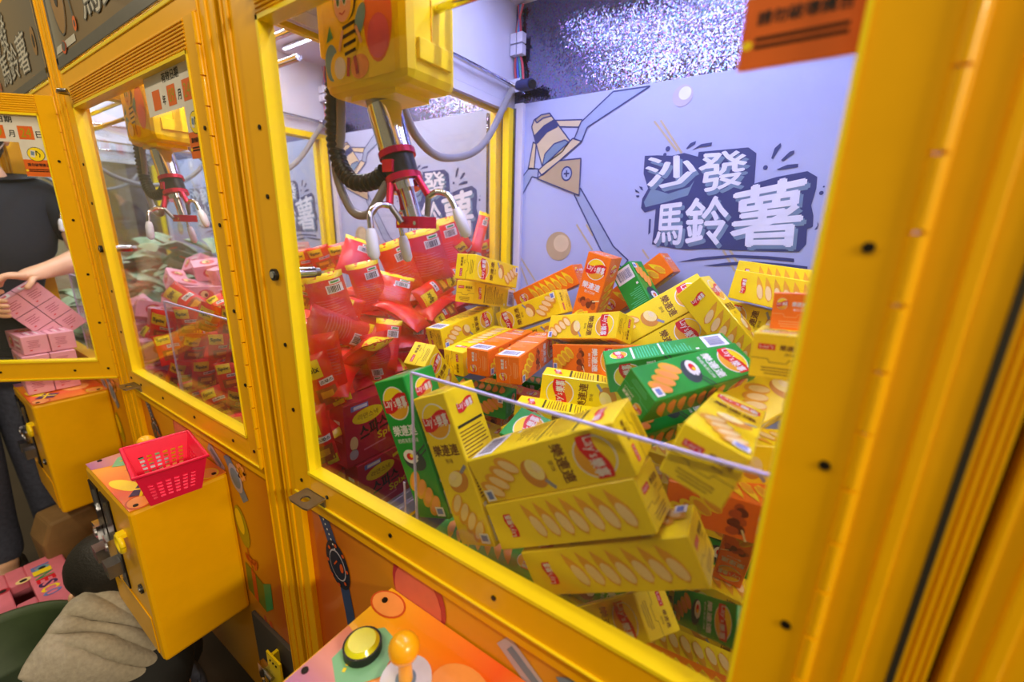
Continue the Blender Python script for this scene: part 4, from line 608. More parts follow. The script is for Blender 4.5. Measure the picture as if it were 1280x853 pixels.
LAB = {'Y1': 'upper of the two yellow cartons stacked against the left glass', 'Y2': 'lower of the two yellow cartons stacked against the left glass, showing its label side',
 'Y3': 'yellow carton with barcode on top, just below the two stacked cartons', 'Y4': 'yellow carton standing end-up at the left foot of the pile', 'Y5': 'yellow carton left of the two parallel orange cartons',
 'O1': 'orange carton with barcode up, left of the parallel pair', 'O2': 'orange carton with barcode up, right of the parallel pair', 'O3': 'orange carton leaning by the back wall at the upper left of the pile',
 'O4': 'orange carton standing upright, logo at its top, near the back wall', 'G1': 'green carton standing on its head with a barcode at the top', 'O5': 'orange carton lying highest against the back wall right of the green barcode carton',
 'Y6': 'yellow carton slanting in front of the leaning orange carton', 'Y8': 'yellow carton in the middle of the pile, logo at its right end', 'O6': 'orange carton lying below the middle yellow carton',
 'Y9': 'yellow carton with logo at its left end, in front of the parallel orange pair', 'G2': 'green carton lying flat under the two parallel orange cartons', 'G3': 'green carton standing upright at the left of the chute corner',
 'Y11': 'yellow carton standing upright beside the green one at the front guard', 'L2': 'big yellow carton, topmost of the three stacked at the front guard', 'L3': 'yellow carton, middle of the three stacked at the front guard',
 'L4': 'yellow carton, lowest of the three stacked at the front guard', 'Y13': 'yellow carton tipped on end at the right of the front guard', 'G6': 'long green carton lying behind the front green carton, barcode at its right end',
 'G7': 'green carton lying in front with chips and a sushi roll on its face', 'Y15': 'yellow carton sloping down at right, chips side up', 'Y16': 'yellow carton half behind the sloping yellow one, name in brown',
 'Y18': 'yellow carton high at the right, logo at its left end', 'G9': 'green carton whose logo corner shows behind the topmost front carton', 'O7': 'orange carton upside down at the lower right behind the guard',
 'O9': 'orange carton end-on at the right edge of the pile', 'Y14': 'yellow carton at the right edge between the green carton and the door stile', 'Y22': 'small corner of a yellow carton between two green cartons',
 'Y12': 'yellow carton under the three stacked ones, end turned to the right', 'G4': 'green carton in the shade at the bottom right corner', 'Y7': 'yellow carton directly under the slanting yellow one', 'Y17': 'yellow carton with a potato on it, right of the inverted green carton',
 'Y19': 'yellow carton behind the highest one at the right', 'Y20': 'yellow carton under the highest one at the right, name reading upward', 'Y21': 'yellow carton end-on under the orange one at the right edge',
 'G8': 'green carton tucked under the front green carton', 'Y10': 'yellow carton beneath the one in front of the orange pair'}
for n, (f, t, q, s) in CARTONS.items():
    carton(f, t, q, s, {'y': '', 'o': '', 'g': ''}[f] + LAB[n], 'snack cartons heaped in the nearest machine')
# the buried lower layers of the heap, seen only through gaps
rr = random.Random(11)
TAKEN = [Vector(t) for f, t, q, s in CARTONS.values()]
HID = [('g', (-.30, .085, .80), 0.1), ('o', (-.135, .10, .70), .0), ('g', (-.33, .10, .735), .2), ('o', (-.02, .14, .70), .1)]
for y in (.10, .19, .28, .37, .46, .55):
    for x in (-.55, -.36, -.17, .0):
        if x < -.4 and y < .35: continue
        for z in ((.63, .69, .75, .81) if y > .15 else (.63,)):
            top = .80 + .26 * min(1, y / .5)
            if z < top: HID.append((rr.choice('yyog'), (x + rr.uniform(-.01, .01) if x < -.01 else -.02, y + rr.uniform(-.01, .01), z), rr.uniform(-.12, .12)))
for y in (.30, .38, .46, .54): 
    for x in (-.52, -.33, -.14): HID.append((rr.choice('yyog'), (x, y, .872), rr.uniform(-.1, .1)))
HID += [('y', (-.005, .235, 1.00), .5), ('o', (.0, .19, .95), .1), ('y', (-.12, .43, 1.02), .3)]
def obb_hit(c, a, lst):
    return any((Vector(c) - t).length < .062 for t in lst)
SEL = [h for h in HID if not obb_hit(h[1], h[2], TAKEN)]
for f, c, a in SEL:
    q = Matrix.Rotation(a, 3, 'Z') @ Matrix.Rotation(math.pi / 2, 3, 'Y')
    ok, lab = seen('buried snack cartons', c, 'snack carton buried under the heap of cartons, seen only through gaps')
    if ok: carton(f, c, q.to_quaternion(), (.98, .98, .98), lab, 'buried snack cartons')

# ---------------------------------------------------------------- snack bags
mat('bag_red', (238, 34, 30), .3, var=.06, scale=60, bump=.5, coat=.2); mat('bag_crimson', (222, 24, 50), .3, var=.06, scale=60, bump=.5, coat=.2); mat('bag_yellow', (250, 226, 30), .35, coat=.3)
mat('snack_brown', (170, 84, 30), .45, var=.2, scale=150); mat('bag_white', (236, 232, 236), .35); mat('barcode_ink', (60, 58, 66), .5); mat('bag_green', (40, 150, 70), .4)
def bag_surf(W, H, T, seed):
    r2 = random.Random(seed); ph = [r2.uniform(0, 6.28) for _ in range(4)]
    def f(u, v, side, off=0.):
        x = (u - .5) * W; z = (v - .5) * H
        e = max(0, 1 - abs(2 * v - 1) ** 5) ; w = max(0, 1 - abs(2 * u - 1) ** 2.6)
        k = .5 * T * (e ** .8) * (w ** .7) * (1 + .10 * math.sin(9 * u + ph[0]) * math.sin(7 * v + ph[1])) + .0006
        bend = .012 * math.sin(3 * v + ph[2]) * W / .08
        x *= 1 - .06 * e
        crimp = .0012 * math.sin(u * 60) if abs(2 * v - 1) > .9 else 0
        return (x, side * (k + off) + bend + crimp, z)
    return f
def patch(mb, f, u0, u1, v0, v1, side, m, off, nu=6, nv=4):
    vs = [f(u0 + (u1 - u0) * i / nu, v0 + (v1 - v0) * j / nv, side, off) for j in range(nv + 1) for i in range(nu + 1)]; n = nu + 1
    fs = [(j * n + i, j * n + i + 1, (j + 1) * n + i + 1, (j + 1) * n + i) for j in range(nv) for i in range(nu)]
    mb.add(vs, fs, m, True)
def bag_proto(kind, seed, col):
    W, H, T = .085, .13, .036; f = bag_surf(W, H, T, seed); b = MB()
    patch(b, f, 0, 1, 0, 1, -1, col, 0, 16, 20); patch(b, f, 0, 1, 0, 1, 1, col, 0, 16, 20)
    o = b.build('snack_bag'); ORG[o.name] = Vector((0, 0, 0)); c = MB()
    if kind == 'b':
        for s in (-1, 1): patch(c, f, 0, 1, .90, 1, s, 'bag_yellow', .0005, 12, 3)
        c.build('yellow_seal', o); c = MB()
        patch(c, f, .48, .92, .66, .80, -1, 'bag_white', .0006); patch(c, f, .60, .90, .815, .875, -1, 'bag_white', .0006); patch(c, f, .64, .86, .83, .862, -1, 'bag_green', .001)
        u = .52
        rb = random.Random(2)
        while u < .86: w = rb.choice((.012, .02, .03)); patch(c, f, u, u + w, .675, .785, -1, 'barcode_ink', .0011, 1, 3); u += w + rb.choice((.012, .02))
        for k in range(9): patch(c, f, .12, .12 + rb.uniform(.45, .74), .56 - .045 * k, .572 - .045 * k, -1, 'bee_pink', .0006, 5, 1)
        c.build('back_label', o)
    else:
        patch(c, f, .05, .62, .62, .93, -1, 'bag_yellow', .0006); patch(c, f, .55, .95, .03, .2, -1, 'bag_yellow', .0006)
        patch(c, f, .18, .88, .12, .42, -1, 'snack_brown', .0009); patch(c, f, .30, .74, .24, .36, -1, 'chip_gold', .0013)
        patch(c, f, .40, .9, .48, .58, -1, 'bag_white', .0009)
        vs, fs, _ = text_geo('Spix', .03); c.add([f(.10 + .46 * x, .70 + .14 * y, -1, .0014) for x, y in vs], fs, 'ink')
        vs, fs, _ = text_geo('스파스', .03); c.add([f(.42 + .46 * x, .50 + .06 * y, -1, .0016) for x, y in vs], fs, 'ink')
        c.build('front_picture', o)
    return o
BP = {('b', 0): bag_proto('b', 1, 'bag_red'), ('b', 1): bag_proto('b', 5, 'bag_crimson'), ('f', 0): bag_proto('f', 3, 'bag_red'), ('f', 1): bag_proto('f', 8, 'bag_red')}
BU = set()
def place_bag(kind, c, q, w, h, i, label, group):
    key = (kind, i % 2)
    if key in BU: o = copy_tree(BP[key])
    else: o = BP[key]; BU.add(key)
    o.location = c; o.rotation_mode = 'QUATERNION'; o.rotation_quaternion = Quaternion(q); o.scale = (w / .085, min(w / .085, 1.1), h / .13)
    return tag(o, label, 'snack bag', group)
BLAB = ['tall red bag at the back, right under the claw foot', 'second red bag from the right in the row with yellow seals', 'red bag with yellow seal left of the row under the claw', 'short red bag behind the slanting yellow seals', 'red bag whose slanting yellow seal lies in the middle of the heap',
 'red bag at the left with a long slanting yellow seal', 'red bag with a drooping yellow seal over the snack pictures', 'red bag lying on its side, barcode at its right end', 'plain crimson bag standing left of the low yellow carton', 'second plain crimson bag standing beside the low yellow carton',
 'red bag standing upside down above the red boxes', 'crimson bag with its label low beside the green carton', 'red bag poking up alone by the rear post', 'red bag with a snack picture beside the front post', 'red bag with a snack picture low at the left of the red boxes',
 'small shiny bag on the far left pile, first from the post', 'small shiny bag on the far left pile under the hanging claw tip', 'small shiny bag on the far left pile next to the post', 'red picture bag lying flat below the drooping seal', 'red picture bag lying right of the flat picture bag', 'small picture bag touching the low yellow carton stack', 'red picture bag lying above the two crimson bags', 'small red bag at the back under the wall title', 'small red bag beside the rear post', 'red bag by the door lock', 'red bag below the slanting seals at left']
for i, (k, c, q, w, h) in enumerate(BAGS):
    if i < len(BLAB): place_bag(k, c, q, w, h, i, BLAB[i], 'red snack bags in the second machine')
    else: place_bag(k, c, q, w, h, i, seen('red snack bags behind the second guard', c, 'red snack bag pressed behind the guard of the machine with the pink basket')[1], 'red snack bags behind the second guard')
rr = random.Random(21)
for z, y0 in ((.64, .12), (.74, .13), (.84, .15), (.93, .17), (1.0, .24), (1.06, .36)):
    for x in (-1.40, -1.29, -1.18, -1.07, -.96, -.85, -.78):
        y = y0
        while y < .62:
            if not (x < -1.15 and z > 1.03):
                q = (Matrix.Rotation(rr.uniform(0, 6.28), 3, 'Z') @ Matrix.Rotation(1.57 + rr.uniform(-.5, .5), 3, 'X')).to_quaternion()
                kd, at_, sh = rr.choice('bf'), (x + rr.uniform(-.015, .015), y, z + rr.uniform(-.012, .012)), rr.randint(0, 1)
                ok, lab = seen('red snack bags deep in the heap', at_, 'red snack bag deep in the heap of the second machine')
                if ok: place_bag(kd, at_, q, .085, .125, sh, lab, 'red snack bags deep in the heap')
            y += .125
# two gift boxes of the same snack, leaning on the shared glass
mat('box_crimson', (196, 24, 60), .35, var=.03, coat=.2); mat('box_line', (230, 120, 140), .4)
def gift_box(loc, rz, label):
    b = MB().box((-.078, -.024, -.071), (.078, .024, .071), 'box_crimson'); o = b.build('gift_carton', bevel=.001, seg=1); ORG[o.name] = Vector((0, 0, 0))
    d = Decal((0, -.024, 0), (1, 0, 0), (0, 0, 1), gap=.0002)
    d.rect(-.038, .058, .044, .012, 'label_blue', 0).rect(-.036, .058, .034, .007, 'white_print', 1)
    d.ell(-.018, .034, .040, .017, 'bag_yellow', 0, .05).text('라면스낵', -.018, .034, .052, .013, 'brown_print', 1)
    d.text('스파스', -.005, .000, .075, .034, 'ink', 0, .12, .05).text('Spix', .028, -.024, .050, .022, 'bag_yellow', 2, .15, .05)
    d.rect(.038, .056, .04, .008, 'bag_yellow', 0, .2).rect(-.005, -.043, .06, .004, 'box_line', 0, .06)
    for k in range(5): d.rect(.066, .02 - .007 * k, .015, .0012, 'box_line', 0)
    d.outline([(.052, -.06), (.074, -.06), (.074, .05), (.052, .05)], .0012, 'box_line', 0); d.ell(-.058, -.02, .010, .016, 'chip_cream', 1).ell(-.06, -.045, .011, .012, 'lavender_print', 1)
    d.mb.build('front_print', o)
    s = Decal((-.078, 0, 0), (0, -1, 0), (0, 0, 1), gap=.0002); s.rect(0, .03, .02, .008, 'white_print', 0).rect(0, 0, .028, .03, 'box_line', 0); s.mb.build('side_print', o)
    o.location = loc; o.rotation_euler = (0, 0, rz); return tag(o, label, 'snack box', 'crimson gift cartons in the second machine')
gift_box((-.742, .222, .835), math.radians(90), 'crimson gift carton standing on another behind the shared glass, yellow speech bubble')
gift_box((-.738, .242, .690), math.radians(90), 'lower crimson gift carton resting on the white sill')
# ---------------------------------------------------------------- pink boxes and green packets in the machines beyond
mat('pink_box', (238, 168, 190), .45, var=.03); mat('pink_ink', (176, 74, 100), .5); mat('pink_red', (220, 70, 90), .45); mat('lilac', (170, 150, 210), .45)
def pink_proto():
    b = MB().box((-.075, -.028, -.028), (.075, .028, .028), 'pink_box'); o = b.build('pink_snack_box', bevel=.0015, seg=1); ORG[o.name] = Vector((0, 0, 0)); mbx = MB()
    for ex, ey, off in (((1, 0, 0), (0, 0, 1), (0, -.028, 0)), ((1, 0, 0), (0, 1, 0), (0, 0, .028)), ((-1, 0, 0), (0, 0, 1), (0, .028, 0))):
        d = Decal(off, ex, ey, mbx, .0002); d.ell(-.03, 0, .022, .018, 'pink_red', 0).ell(-.034, .003, .011, .011, 'chip_cream', 1).ell(-.03, 0, .005, .006, 'ink', 2)
        for k in range(4): d.rect(.03, .014 - .009 * k, .05 - .008 * (k % 2), .004, 'pink_ink' if k % 2 else 'white_print', 0)
    for sx in (-1, 1):
        d = Decal((sx * .075, 0, 0), (0, sx, 0), (0, 0, 1), mbx, .0002)
        for k in range(5): d.rect(-.004, .012 - .005 * k, .026 - .004 * (k % 3), .0016, 'pink_ink', 0)
        d.rect(-.012, -.016, .006, .003, 'red_print', 0)
    mbx.build('box_print', o); return o
PK = pink_proto(); PKU = [0]
def pink(loc, rot, label, group, s=1.):
    o = PK if not PKU[0] else copy_tree(PK); PKU[0] = 1
    o.location = loc; o.rotation_euler = rot; o.scale = (s, s, s); return tag(o, label, 'snack box', group)
# the stack on the open machine's console: pairs of boxes, ends to the viewer
for lay in range(3):
    for j in range(2):
        pink((-1.915 - .012 * lay, -.118 + .058 * j + .004 * lay, .777 + .0585 * lay), (0, 0, .06 * lay - .05), ('bottom', 'middle', 'top')[lay] + ' layer, ' + ('nearer' if j == 0 else 'farther') + ' pink snack box stacked on the console of the open machine', 'pink boxes stacked on the console')
rr = random.Random(4)
for z, yy in ((.64, (.12, .26, .40, .54)), (.72, (.12, .26, .40, .54)), (.80, (.13, .27, .41, .55)), (.88, (.14, .28, .42, .55)), (.96, (.18, .30, .43, .56)), (1.035, (.28, .42, .55)), (1.10, (.36, .52)), (1.16, (.56,))):
    for x in (-1.60, -1.72, -1.88, -2.06):
        for y in yy:
            if z > .95 and x < -1.95: continue
            if z > 1.12 and x < -1.8: continue
            edge = (z > .9)
            at_ = (x + rr.uniform(-.012, .012), y, z + rr.uniform(-.01, .01)); rot = (rr.uniform(-.5, .5) if edge else 0, rr.uniform(-.35, .35) if edge else 0, 1.57 * rr.choice((0, 1)) + rr.uniform(-.3, .3) if x < -1.65 else 1.57 + rr.uniform(-.12, .12))
            ok, lab = seen('pink boxes heaped in the open machine', at_, 'pink snack box heaped behind the glass of the open machine')
            if ok: pink(at_, rot, lab, 'pink boxes heaped in the open machine')
mat('packet_green', (96, 150, 104), .35, var=.3, scale=30, coat=.4); mat('packet_pale', (170, 200, 166), .35, var=.1); mat('packet_teal', (60, 160, 120), .35)
def packet():
    f = bag_surf(.11, .14, .03, 9); b = MB(); patch(b, f, 0, 1, 0, 1, -1, 'packet_green', 0, 10, 10); patch(b, f, 0, 1, 0, 1, 1, 'packet_pale', 0, 10, 10); o = b.build('green_snack_packet'); ORG[o.name] = Vector((0, 0, 0))
    c = MB(); patch(c, f, .1, .9, .55, .9, -1, 'packet_pale', .0008); patch(c, f, .2, .8, .1, .4, -1, 'packet_teal', .0008); patch(c, f, .3, .7, .2, .32, -1, 'sign_orange', .0012); c.build('packet_print', o); return o
GP = packet(); first = True
for z in (.68, .76, .84, .92, 1.0, 1.07, 1.14):
    for x in (-2.36, -2.52, -2.68, -2.84):
        for y in (.16, .32, .48, .60):
            if z > .95 and y < .2: continue
            if z > 1.1 and y < .4: continue
            at_ = (x + rr.uniform(-.03, .03), y + rr.uniform(-.02, .02), z + rr.uniform(-.02, .02)); rot = (1.57 + rr.uniform(-.5, .5), rr.uniform(-.5, .5), rr.uniform(0, 6.28))
            ok, lab = seen('green packets in the farthest machine', at_, 'pale green snack packet heaped in the farthest machine')
            if not ok: continue
            o = GP if first else copy_tree(GP); first = False
            o.location = at_; o.rotation_euler = rot; o.scale = (.85, .85, .85); tag(o, lab, 'snack packet', 'green packets in the farthest machine')
# ---------------------------------------------------------------- pink basket on the console
mat('basket_pink', (238, 22, 74), .35, var=.03, coat=.2)
def basket():
    bt = [(-.056, -.040), (.056, -.040), (.056, .040), (-.056, .040)]; tp = [(-.0725, -.054), (.0725, -.054), (.0725, .054), (-.0725, .054)]; H = .073
    root = empty('plastic_basket', (-.977, -.083, .7485), 'bright pink plastic basket with slotted sides on a yellow console', 'basket'); O = Vector((-.977, -.083, .7485)); rz = Matrix.Rotation(math.radians(-8), 3, 'Z')
    W_ = lambda p: O + rz @ Vector(p)
    def wall(i, nx, nz):
        a, b_ = bt[i], bt[(i + 1) % 4]; c, d_ = tp[i], tp[(i + 1) % 4]; L = lambda u, v: Vector(((a[0] * (1 - u) + b_[0] * u) * (1 - v) + (c[0] * (1 - u) + d_[0] * u) * v, (a[1] * (1 - u) + b_[1] * u) * (1 - v) + (c[1] * (1 - u) + d_[1] * u) * v, H * v))
        n = (L(1, 0) - L(0, 0)).cross(L(0, 1) - L(0, 0)).normalized() * -.0022; m = MB()
        us = [0, .10]; 
        for k in range(nx): us += [.10 + .80 * (k + .62) / nx, .10 + .80 * (k + 1) / nx]
        us[-1] = .9; us.append(1); vsx = [0, .18]
        for k in range(nz): vsx += [.18 + .52 * (k + .62) / nz, .18 + .52 * (k + 1) / nz]
        vsx.append(1)
        for x in range(len(us) - 1):
            for y in range(len(vsx) - 1):
                if 1 <= x < len(us) - 2 and x % 2 == 1 and 1 <= y < len(vsx) - 2 and y % 2 == 1: continue
                q = [L(us[x], vsx[y]), L(us[x + 1], vsx[y]), L(us[x + 1], vsx[y + 1]), L(us[x], vsx[y + 1])]
                vv = [W_(p) for p in q] + [W_(p + n) for p in q]; m.add(vv, [(0, 1, 2, 3), (7, 6, 5, 4), (0, 4, 5, 1), (1, 5, 6, 2), (2, 6, 7, 3), (3, 7, 4, 0)], 'basket_pink')
        m.build('slotted_side', root)
    for i, nx in enumerate((9, 6, 9, 6)): wall(i, nx, 5)
    MB().add([W_((x, y, z)) for z in (0, .003) for x, y in bt], [(3, 2, 1, 0), (4, 5, 6, 7), (0, 1, 5, 4), (1, 2, 6, 5), (2, 3, 7, 6), (3, 0, 4, 7)], 'basket_pink').build('basket_floor', root)
    m = MB(); m.tube([W_((x * 1.02, y * 1.02, H)) for x, y in tp + tp[:2]], .0036, 'basket_pink', 8); m.build('rim', root)
basket()
# ---------------------------------------------------------------- people
mat('skin', (228, 176, 142), .5, var=.04, scale=25); mat('tee_navy', (24, 26, 36), .85, var=.15, scale=60, bump=.3); mat('jeans', (72, 76, 96), .85, var=.2, scale=80, bump=.3); mat('hair_black', (24, 20, 18), .55, var=.3, scale=200, bump=.6)
mat('hood_grey', (166, 156, 140), .95, var=.12, scale=120, bump=.6); mat('jacket_black', (20, 20, 22), .8, bump=.3); mat('mask_white', (225, 228, 235), .8); mat('shoe_dark', (40, 36, 34), .6); mat('eye_white', (235, 232, 228), .3); mat('lip', (190, 110, 100), .5); mat('glasses', (30, 30, 34), .3)
def skin(name, nodes, edges, m, parent=None, sub=2, org=None):
    me = bpy.data.meshes.new(name); ks = list(nodes); og = Vector(org) if org is not None else (ORG[parent.name] if parent else Vector((0, 0, 0)))
    me.from_pydata([tuple(Vector(nodes[k][0]) - og) for k in ks], [(ks.index(a), ks.index(b)) for a, b in edges], []); me.update()
    o = bpy.data.objects.new(name, me); COL.objects.link(o); md = o.modifiers.new('skin', 'SKIN'); md.use_smooth_shade = True
    for i, k in enumerate(ks):
        r = nodes[k][1]; r = (r, r) if not isinstance(r, tuple) else r
        me.skin_vertices[0].data[i].radius = r
    me.skin_vertices[0].data[0].use_root = True
    s = o.modifiers.new('smooth', 'SUBSURF'); s.levels = s.render_levels = sub
    me.materials.append(MATS[m]); po = ORG[parent.name] if parent else Vector((0, 0, 0))
    if parent: o.parent = parent
    o.location = og - po; ORG[o.name] = og
    return o
def head(parent, c, fwd, up, s=1., mask=False, hair_back=True):
    """face, ears and hair around centre c"""
    f = Vector(fwd).normalized(); u = Vector(up); u = (u - f * u.dot(f)).normalized(); l = u.cross(f); M = Matrix((f, l, u)).transposed().to_4x4(); M.translation = Vector(c)
    def part(name, fn, m):
        b = MB(); fn(b); b.build(name, parent); return b
    return M
# standing person: one continuous body seen through the open door
PX, PY = -2.22, -.060
LX, LY = -2.16, -.20
N = {'pelvis': ((LX, LY + .01, .84), (.12, .10)), 'waist': ((LX, LY + .055, .98), (.115, .10)), 'chest': ((LX - .01, PY - .055, 1.13), (.125, .11)), 'upchest': ((LX - .01, PY - .02, 1.27), (.12, .09)), 'neck0': ((LX - .01, PY - .01, 1.36), .056), 'neck': ((LX + .0, PY - .025, 1.41), .048), 'chin': ((LX + .02, PY - .045, 1.455), (.062, .066)), 'skull': ((LX + .015, PY - .045, 1.515), (.08, .085)), 'crown': ((LX + .005, PY - .045, 1.57), (.06, .065)),
     'shl': ((LX - .03, PY + .105, 1.33), .056), 'upl': ((LX + .02, PY + .155, 1.24), .047), 'ell': ((LX + .10, PY + .15, 1.14), .040), 'fol': ((LX + .16, PY + .09, 1.118), .035), 'wrl': ((LX + .20, PY + .03, 1.103), .026), 'pal': ((LX + .225, PY - .012, 1.092), (.030, .020)),
     'shr': ((LX + .0, PY - .155, 1.31), .056), 'upr': ((LX + .06, PY - .20, 1.20), .047), 'elr': ((LX + .10, PY - .20, 1.08), .040), 'wrr': ((LX + .185, PY - .145, 1.02), .026), 'par': ((LX + .21, PY - .110, 1.01), (.028, .020)),
     'hipl': ((LX, LY + .085, .80), .09), 'knl': ((LX + .02, LY + .075, .46), .066), 'anl': ((LX - .02, LY + .07, .09), .045), 'tol': ((LX + .10, LY + .08, .035), .035),
     'hipr': ((LX, LY - .085, .80), .09), 'knr': ((LX + .05, LY - .09, .46), .066), 'anr': ((LX + .0, LY - .09, .09), .045), 'tor': ((LX + .12, LY - .10, .035), .035)}
E_ = [('pelvis', 'waist'), ('waist', 'chest'), ('chest', 'upchest'), ('upchest', 'neck0'), ('neck0', 'neck'), ('neck', 'chin'), ('chin', 'skull'), ('skull', 'crown'), ('upchest', 'shl'), ('shl', 'upl'), ('upl', 'ell'), ('ell', 'fol'), ('fol', 'wrl'), ('wrl', 'pal'), ('upchest', 'shr'), ('shr', 'upr'), ('upr', 'elr'), ('elr', 'wrr'), ('wrr', 'par'),
      ('pelvis', 'hipl'), ('hipl', 'knl'), ('knl', 'anl'), ('anl', 'tol'), ('pelvis', 'hipr'), ('hipr', 'knr'), ('knr', 'anr'), ('anr', 'tor')]
def fingers(nodes, edges, palm, prefix, dirs, r=.0088):
    for k, pts in enumerate(dirs):
        last = palm
        for j, p in enumerate(pts):
            n = '%s%d_%d' % (prefix, k, j); nodes[n] = (p, r * (1.0, .93, .85, .72)[j]); edges.append((last, n)); last = n
pl = Vector(N['pal'][0])
fd = []
for k in range(4):
    b0 = pl + Vector((.020 - .012 * (k - 1.5) * .0, -.022, .004)) + Vector((.018 * (1.5 - k), -.004 * (1.5 - k), 0))
    ln = (.9, 1., .95, .8)[k]
    fd.append([b0, b0 + Vector((.010, -.030 * ln, .004)), b0 + Vector((.016, -.052 * ln, -.012)), b0 + Vector((.017, -.060 * ln, -.032))])
fd.append([pl + Vector((.028, .004, -.004)), pl + Vector((.048, -.006, -.018)), pl + Vector((.056, -.020, -.034))])
fingers(N, E_, 'pal', 'l', fd)
pr = Vector(N['par'][0]); fd = []
for k in range(4):
    b0 = pr + Vector((.018, .012, .022 - .015 * k)); ln = (.9, 1., .95, .8)[k]
    fd.append([b0, b0 + Vector((.026 * ln, .006, .0)), b0 + Vector((.050 * ln, .010, -.002)), b0 + Vector((.060 * ln, .026, -.003))])
fd.append([pr + Vector((.010, .015, .026)), pr + Vector((.026, .028, .040)), pr + Vector((.040, .036, .044))])
fingers(N, E_, 'par', 'r', fd)
body = skin('person', N, E_, 'skin', org=(LX, LY, 0))
tag(body, 'person in navy T-shirt and dark jeans with a white face mask, holding pink boxes', 'person')
T = {k: (N[k][0], tuple(x + .030 for x in (N[k][1] if isinstance(N[k][1], tuple) else (N[k][1],) * 2))) for k in ('waist', 'chest', 'upchest', 'shl', 'upl', 'shr', 'upr')}
T['hem'] = ((LX, LY + .02, .87), (.138, .128)); T['waist'] = (T['waist'][0], (.142, .13)); T['collar'] = (N['neck0'][0], (.074, .074))
T['cufl'] = (tuple(Vector(N['upl'][0]).lerp(Vector(N['ell'][0]), .35)), (.072, .072)); T['cufr'] = (tuple(Vector(N['upr'][0]).lerp(Vector(N['elr'][0]), .35)), (.066, .066))
skin('t_shirt', T, [('hem', 'waist'), ('waist', 'chest'), ('chest', 'upchest'), ('upchest', 'collar'), ('upchest', 'shl'), ('shl', 'upl'), ('upl', 'cufl'), ('upchest', 'shr'), ('shr', 'upr'), ('upr', 'cufr')], 'tee_navy', body)
J = {k: (N[k][0], (N[k][1] if not isinstance(N[k][1], tuple) else N[k][1][0]) + .018) for k in ('pelvis', 'hipl', 'knl', 'anl', 'hipr', 'knr', 'anr')}
J['cuff1'] = (tuple(Vector(N['anl'][0]) - Vector((0, 0, .03))), .07); J['cuff2'] = (tuple(Vector(N['anr'][0]) - Vector((0, 0, .03))), .07); J['anl'] = (tuple(Vector(N['anl'][0]) + Vector((0, 0, .1))), .066); J['anr'] = (tuple(Vector(N['anr'][0]) + Vector((0, 0, .1))), .066); J['waistband'] = ((LX, LY + .03, .93), (.12, .11))
skin('jeans', J, [('pelvis', 'waistband'), ('pelvis', 'hipl'), ('hipl', 'knl'), ('knl', 'anl'), ('anl', 'cuff1'), ('pelvis', 'hipr'), ('hipr', 'knr'), ('knr', 'anr'), ('anr', 'cuff2')], 'jeans', body)
hc = Vector((LX + .017, PY - .045, 1.51))
MB().ball((hc.x - .012, hc.y, hc.z + .028), .102, 'hair_black', 20, 12, (1.0, .98, .92)).ball((hc.x - .04, hc.y, hc.z - .015), .088, 'hair_black', 16, 10, (.75, 1.02, 1.0)).build('hair', body)
b = MB().ball((hc.x + .040, hc.y, hc.z - .048), .06, 'mask_white', 16, 10, (.72, 1.02, .85)); b.tube([(hc.x + .04, hc.y + .055, hc.z - .03), (hc.x - .0, hc.y + .088, hc.z - .0)], .002, 'mask_white', 6).tube([(hc.x + .04, hc.y + .055, hc.z - .06), (hc.x - .0, hc.y + .086, hc.z - .02)], .002, 'mask_white', 6); b.build('face_mask', body)
for s in (-1, 1):
    MB().ball((hc.x + .0, hc.y + s * .090, hc.z - .005), .024, 'skin', 10, 8, (.6, .35, 1)).build('ear', body)
    MB().ball((hc.x + .074, hc.y + s * .032, hc.z + .004), .012, 'eye_white', 10, 8, (.5, 1.1, .7)).ball((hc.x + .079, hc.y + s * .032, hc.z + .004), .006, 'ink', 8, 6).build('eye', body)
MB().ball((hc.x + .086, hc.y, hc.z - .02), .014, 'skin', 10, 8, (1, .8, 1.2)).build('nose', body)
for s in (-1, 1): MB().box((LX + (-.02 if s > 0 else 0) - .05, LY + s * .08 - .045, 0), (LX + (-.02 if s > 0 else 0) + .16, LY + s * .08 + .045, .075), 'shoe_dark').build('shoe', body, bevel=.02, seg=3)
# the held pack: six pink boxes in two columns and three rows, ends to the viewer
pc = Vector((-1.935, -.060, .972)); pe = Matrix.Rotation(math.radians(33), 3, 'X') @ Matrix.Rotation(math.radians(0), 3, 'Y')
pm = empty('pink_multipack', pc, 'pink multipack of six small boxes held in both hands above the stack', 'snack pack')
mat('film', (240, 190, 205), .3)
for i in range(2):
    for j in range(3):
        m = MB(); Mx = Matrix.Translation(pc) @ pe.to_4x4() @ Matrix.Translation((-.055, -.0285 + .057 * i, -.055 + .055 * j))
        m.box((-.055, -.0275, -.0265), (.055, .0275, .0265), 'pink_box', Mx)
        for k in range(4): m.box((.055, -.016, .012 - .006 * k), (.0554, .014 - .006 * (k % 2), .0138 - .006 * k), 'pink_ink', Mx)
        m.box((.055, -.016, -.017), (.0554, -.010, -.014), 'red_print', Mx)
        if j == 2: m.box((-.03, -.015, .0265), (.03, .015, .0268), 'white_print', Mx); m.box((-.02, -.008, .0268), (.012, .008, .0270), 'pink_red', Mx)
        m.build('pink_box', pm, bevel=.0015)
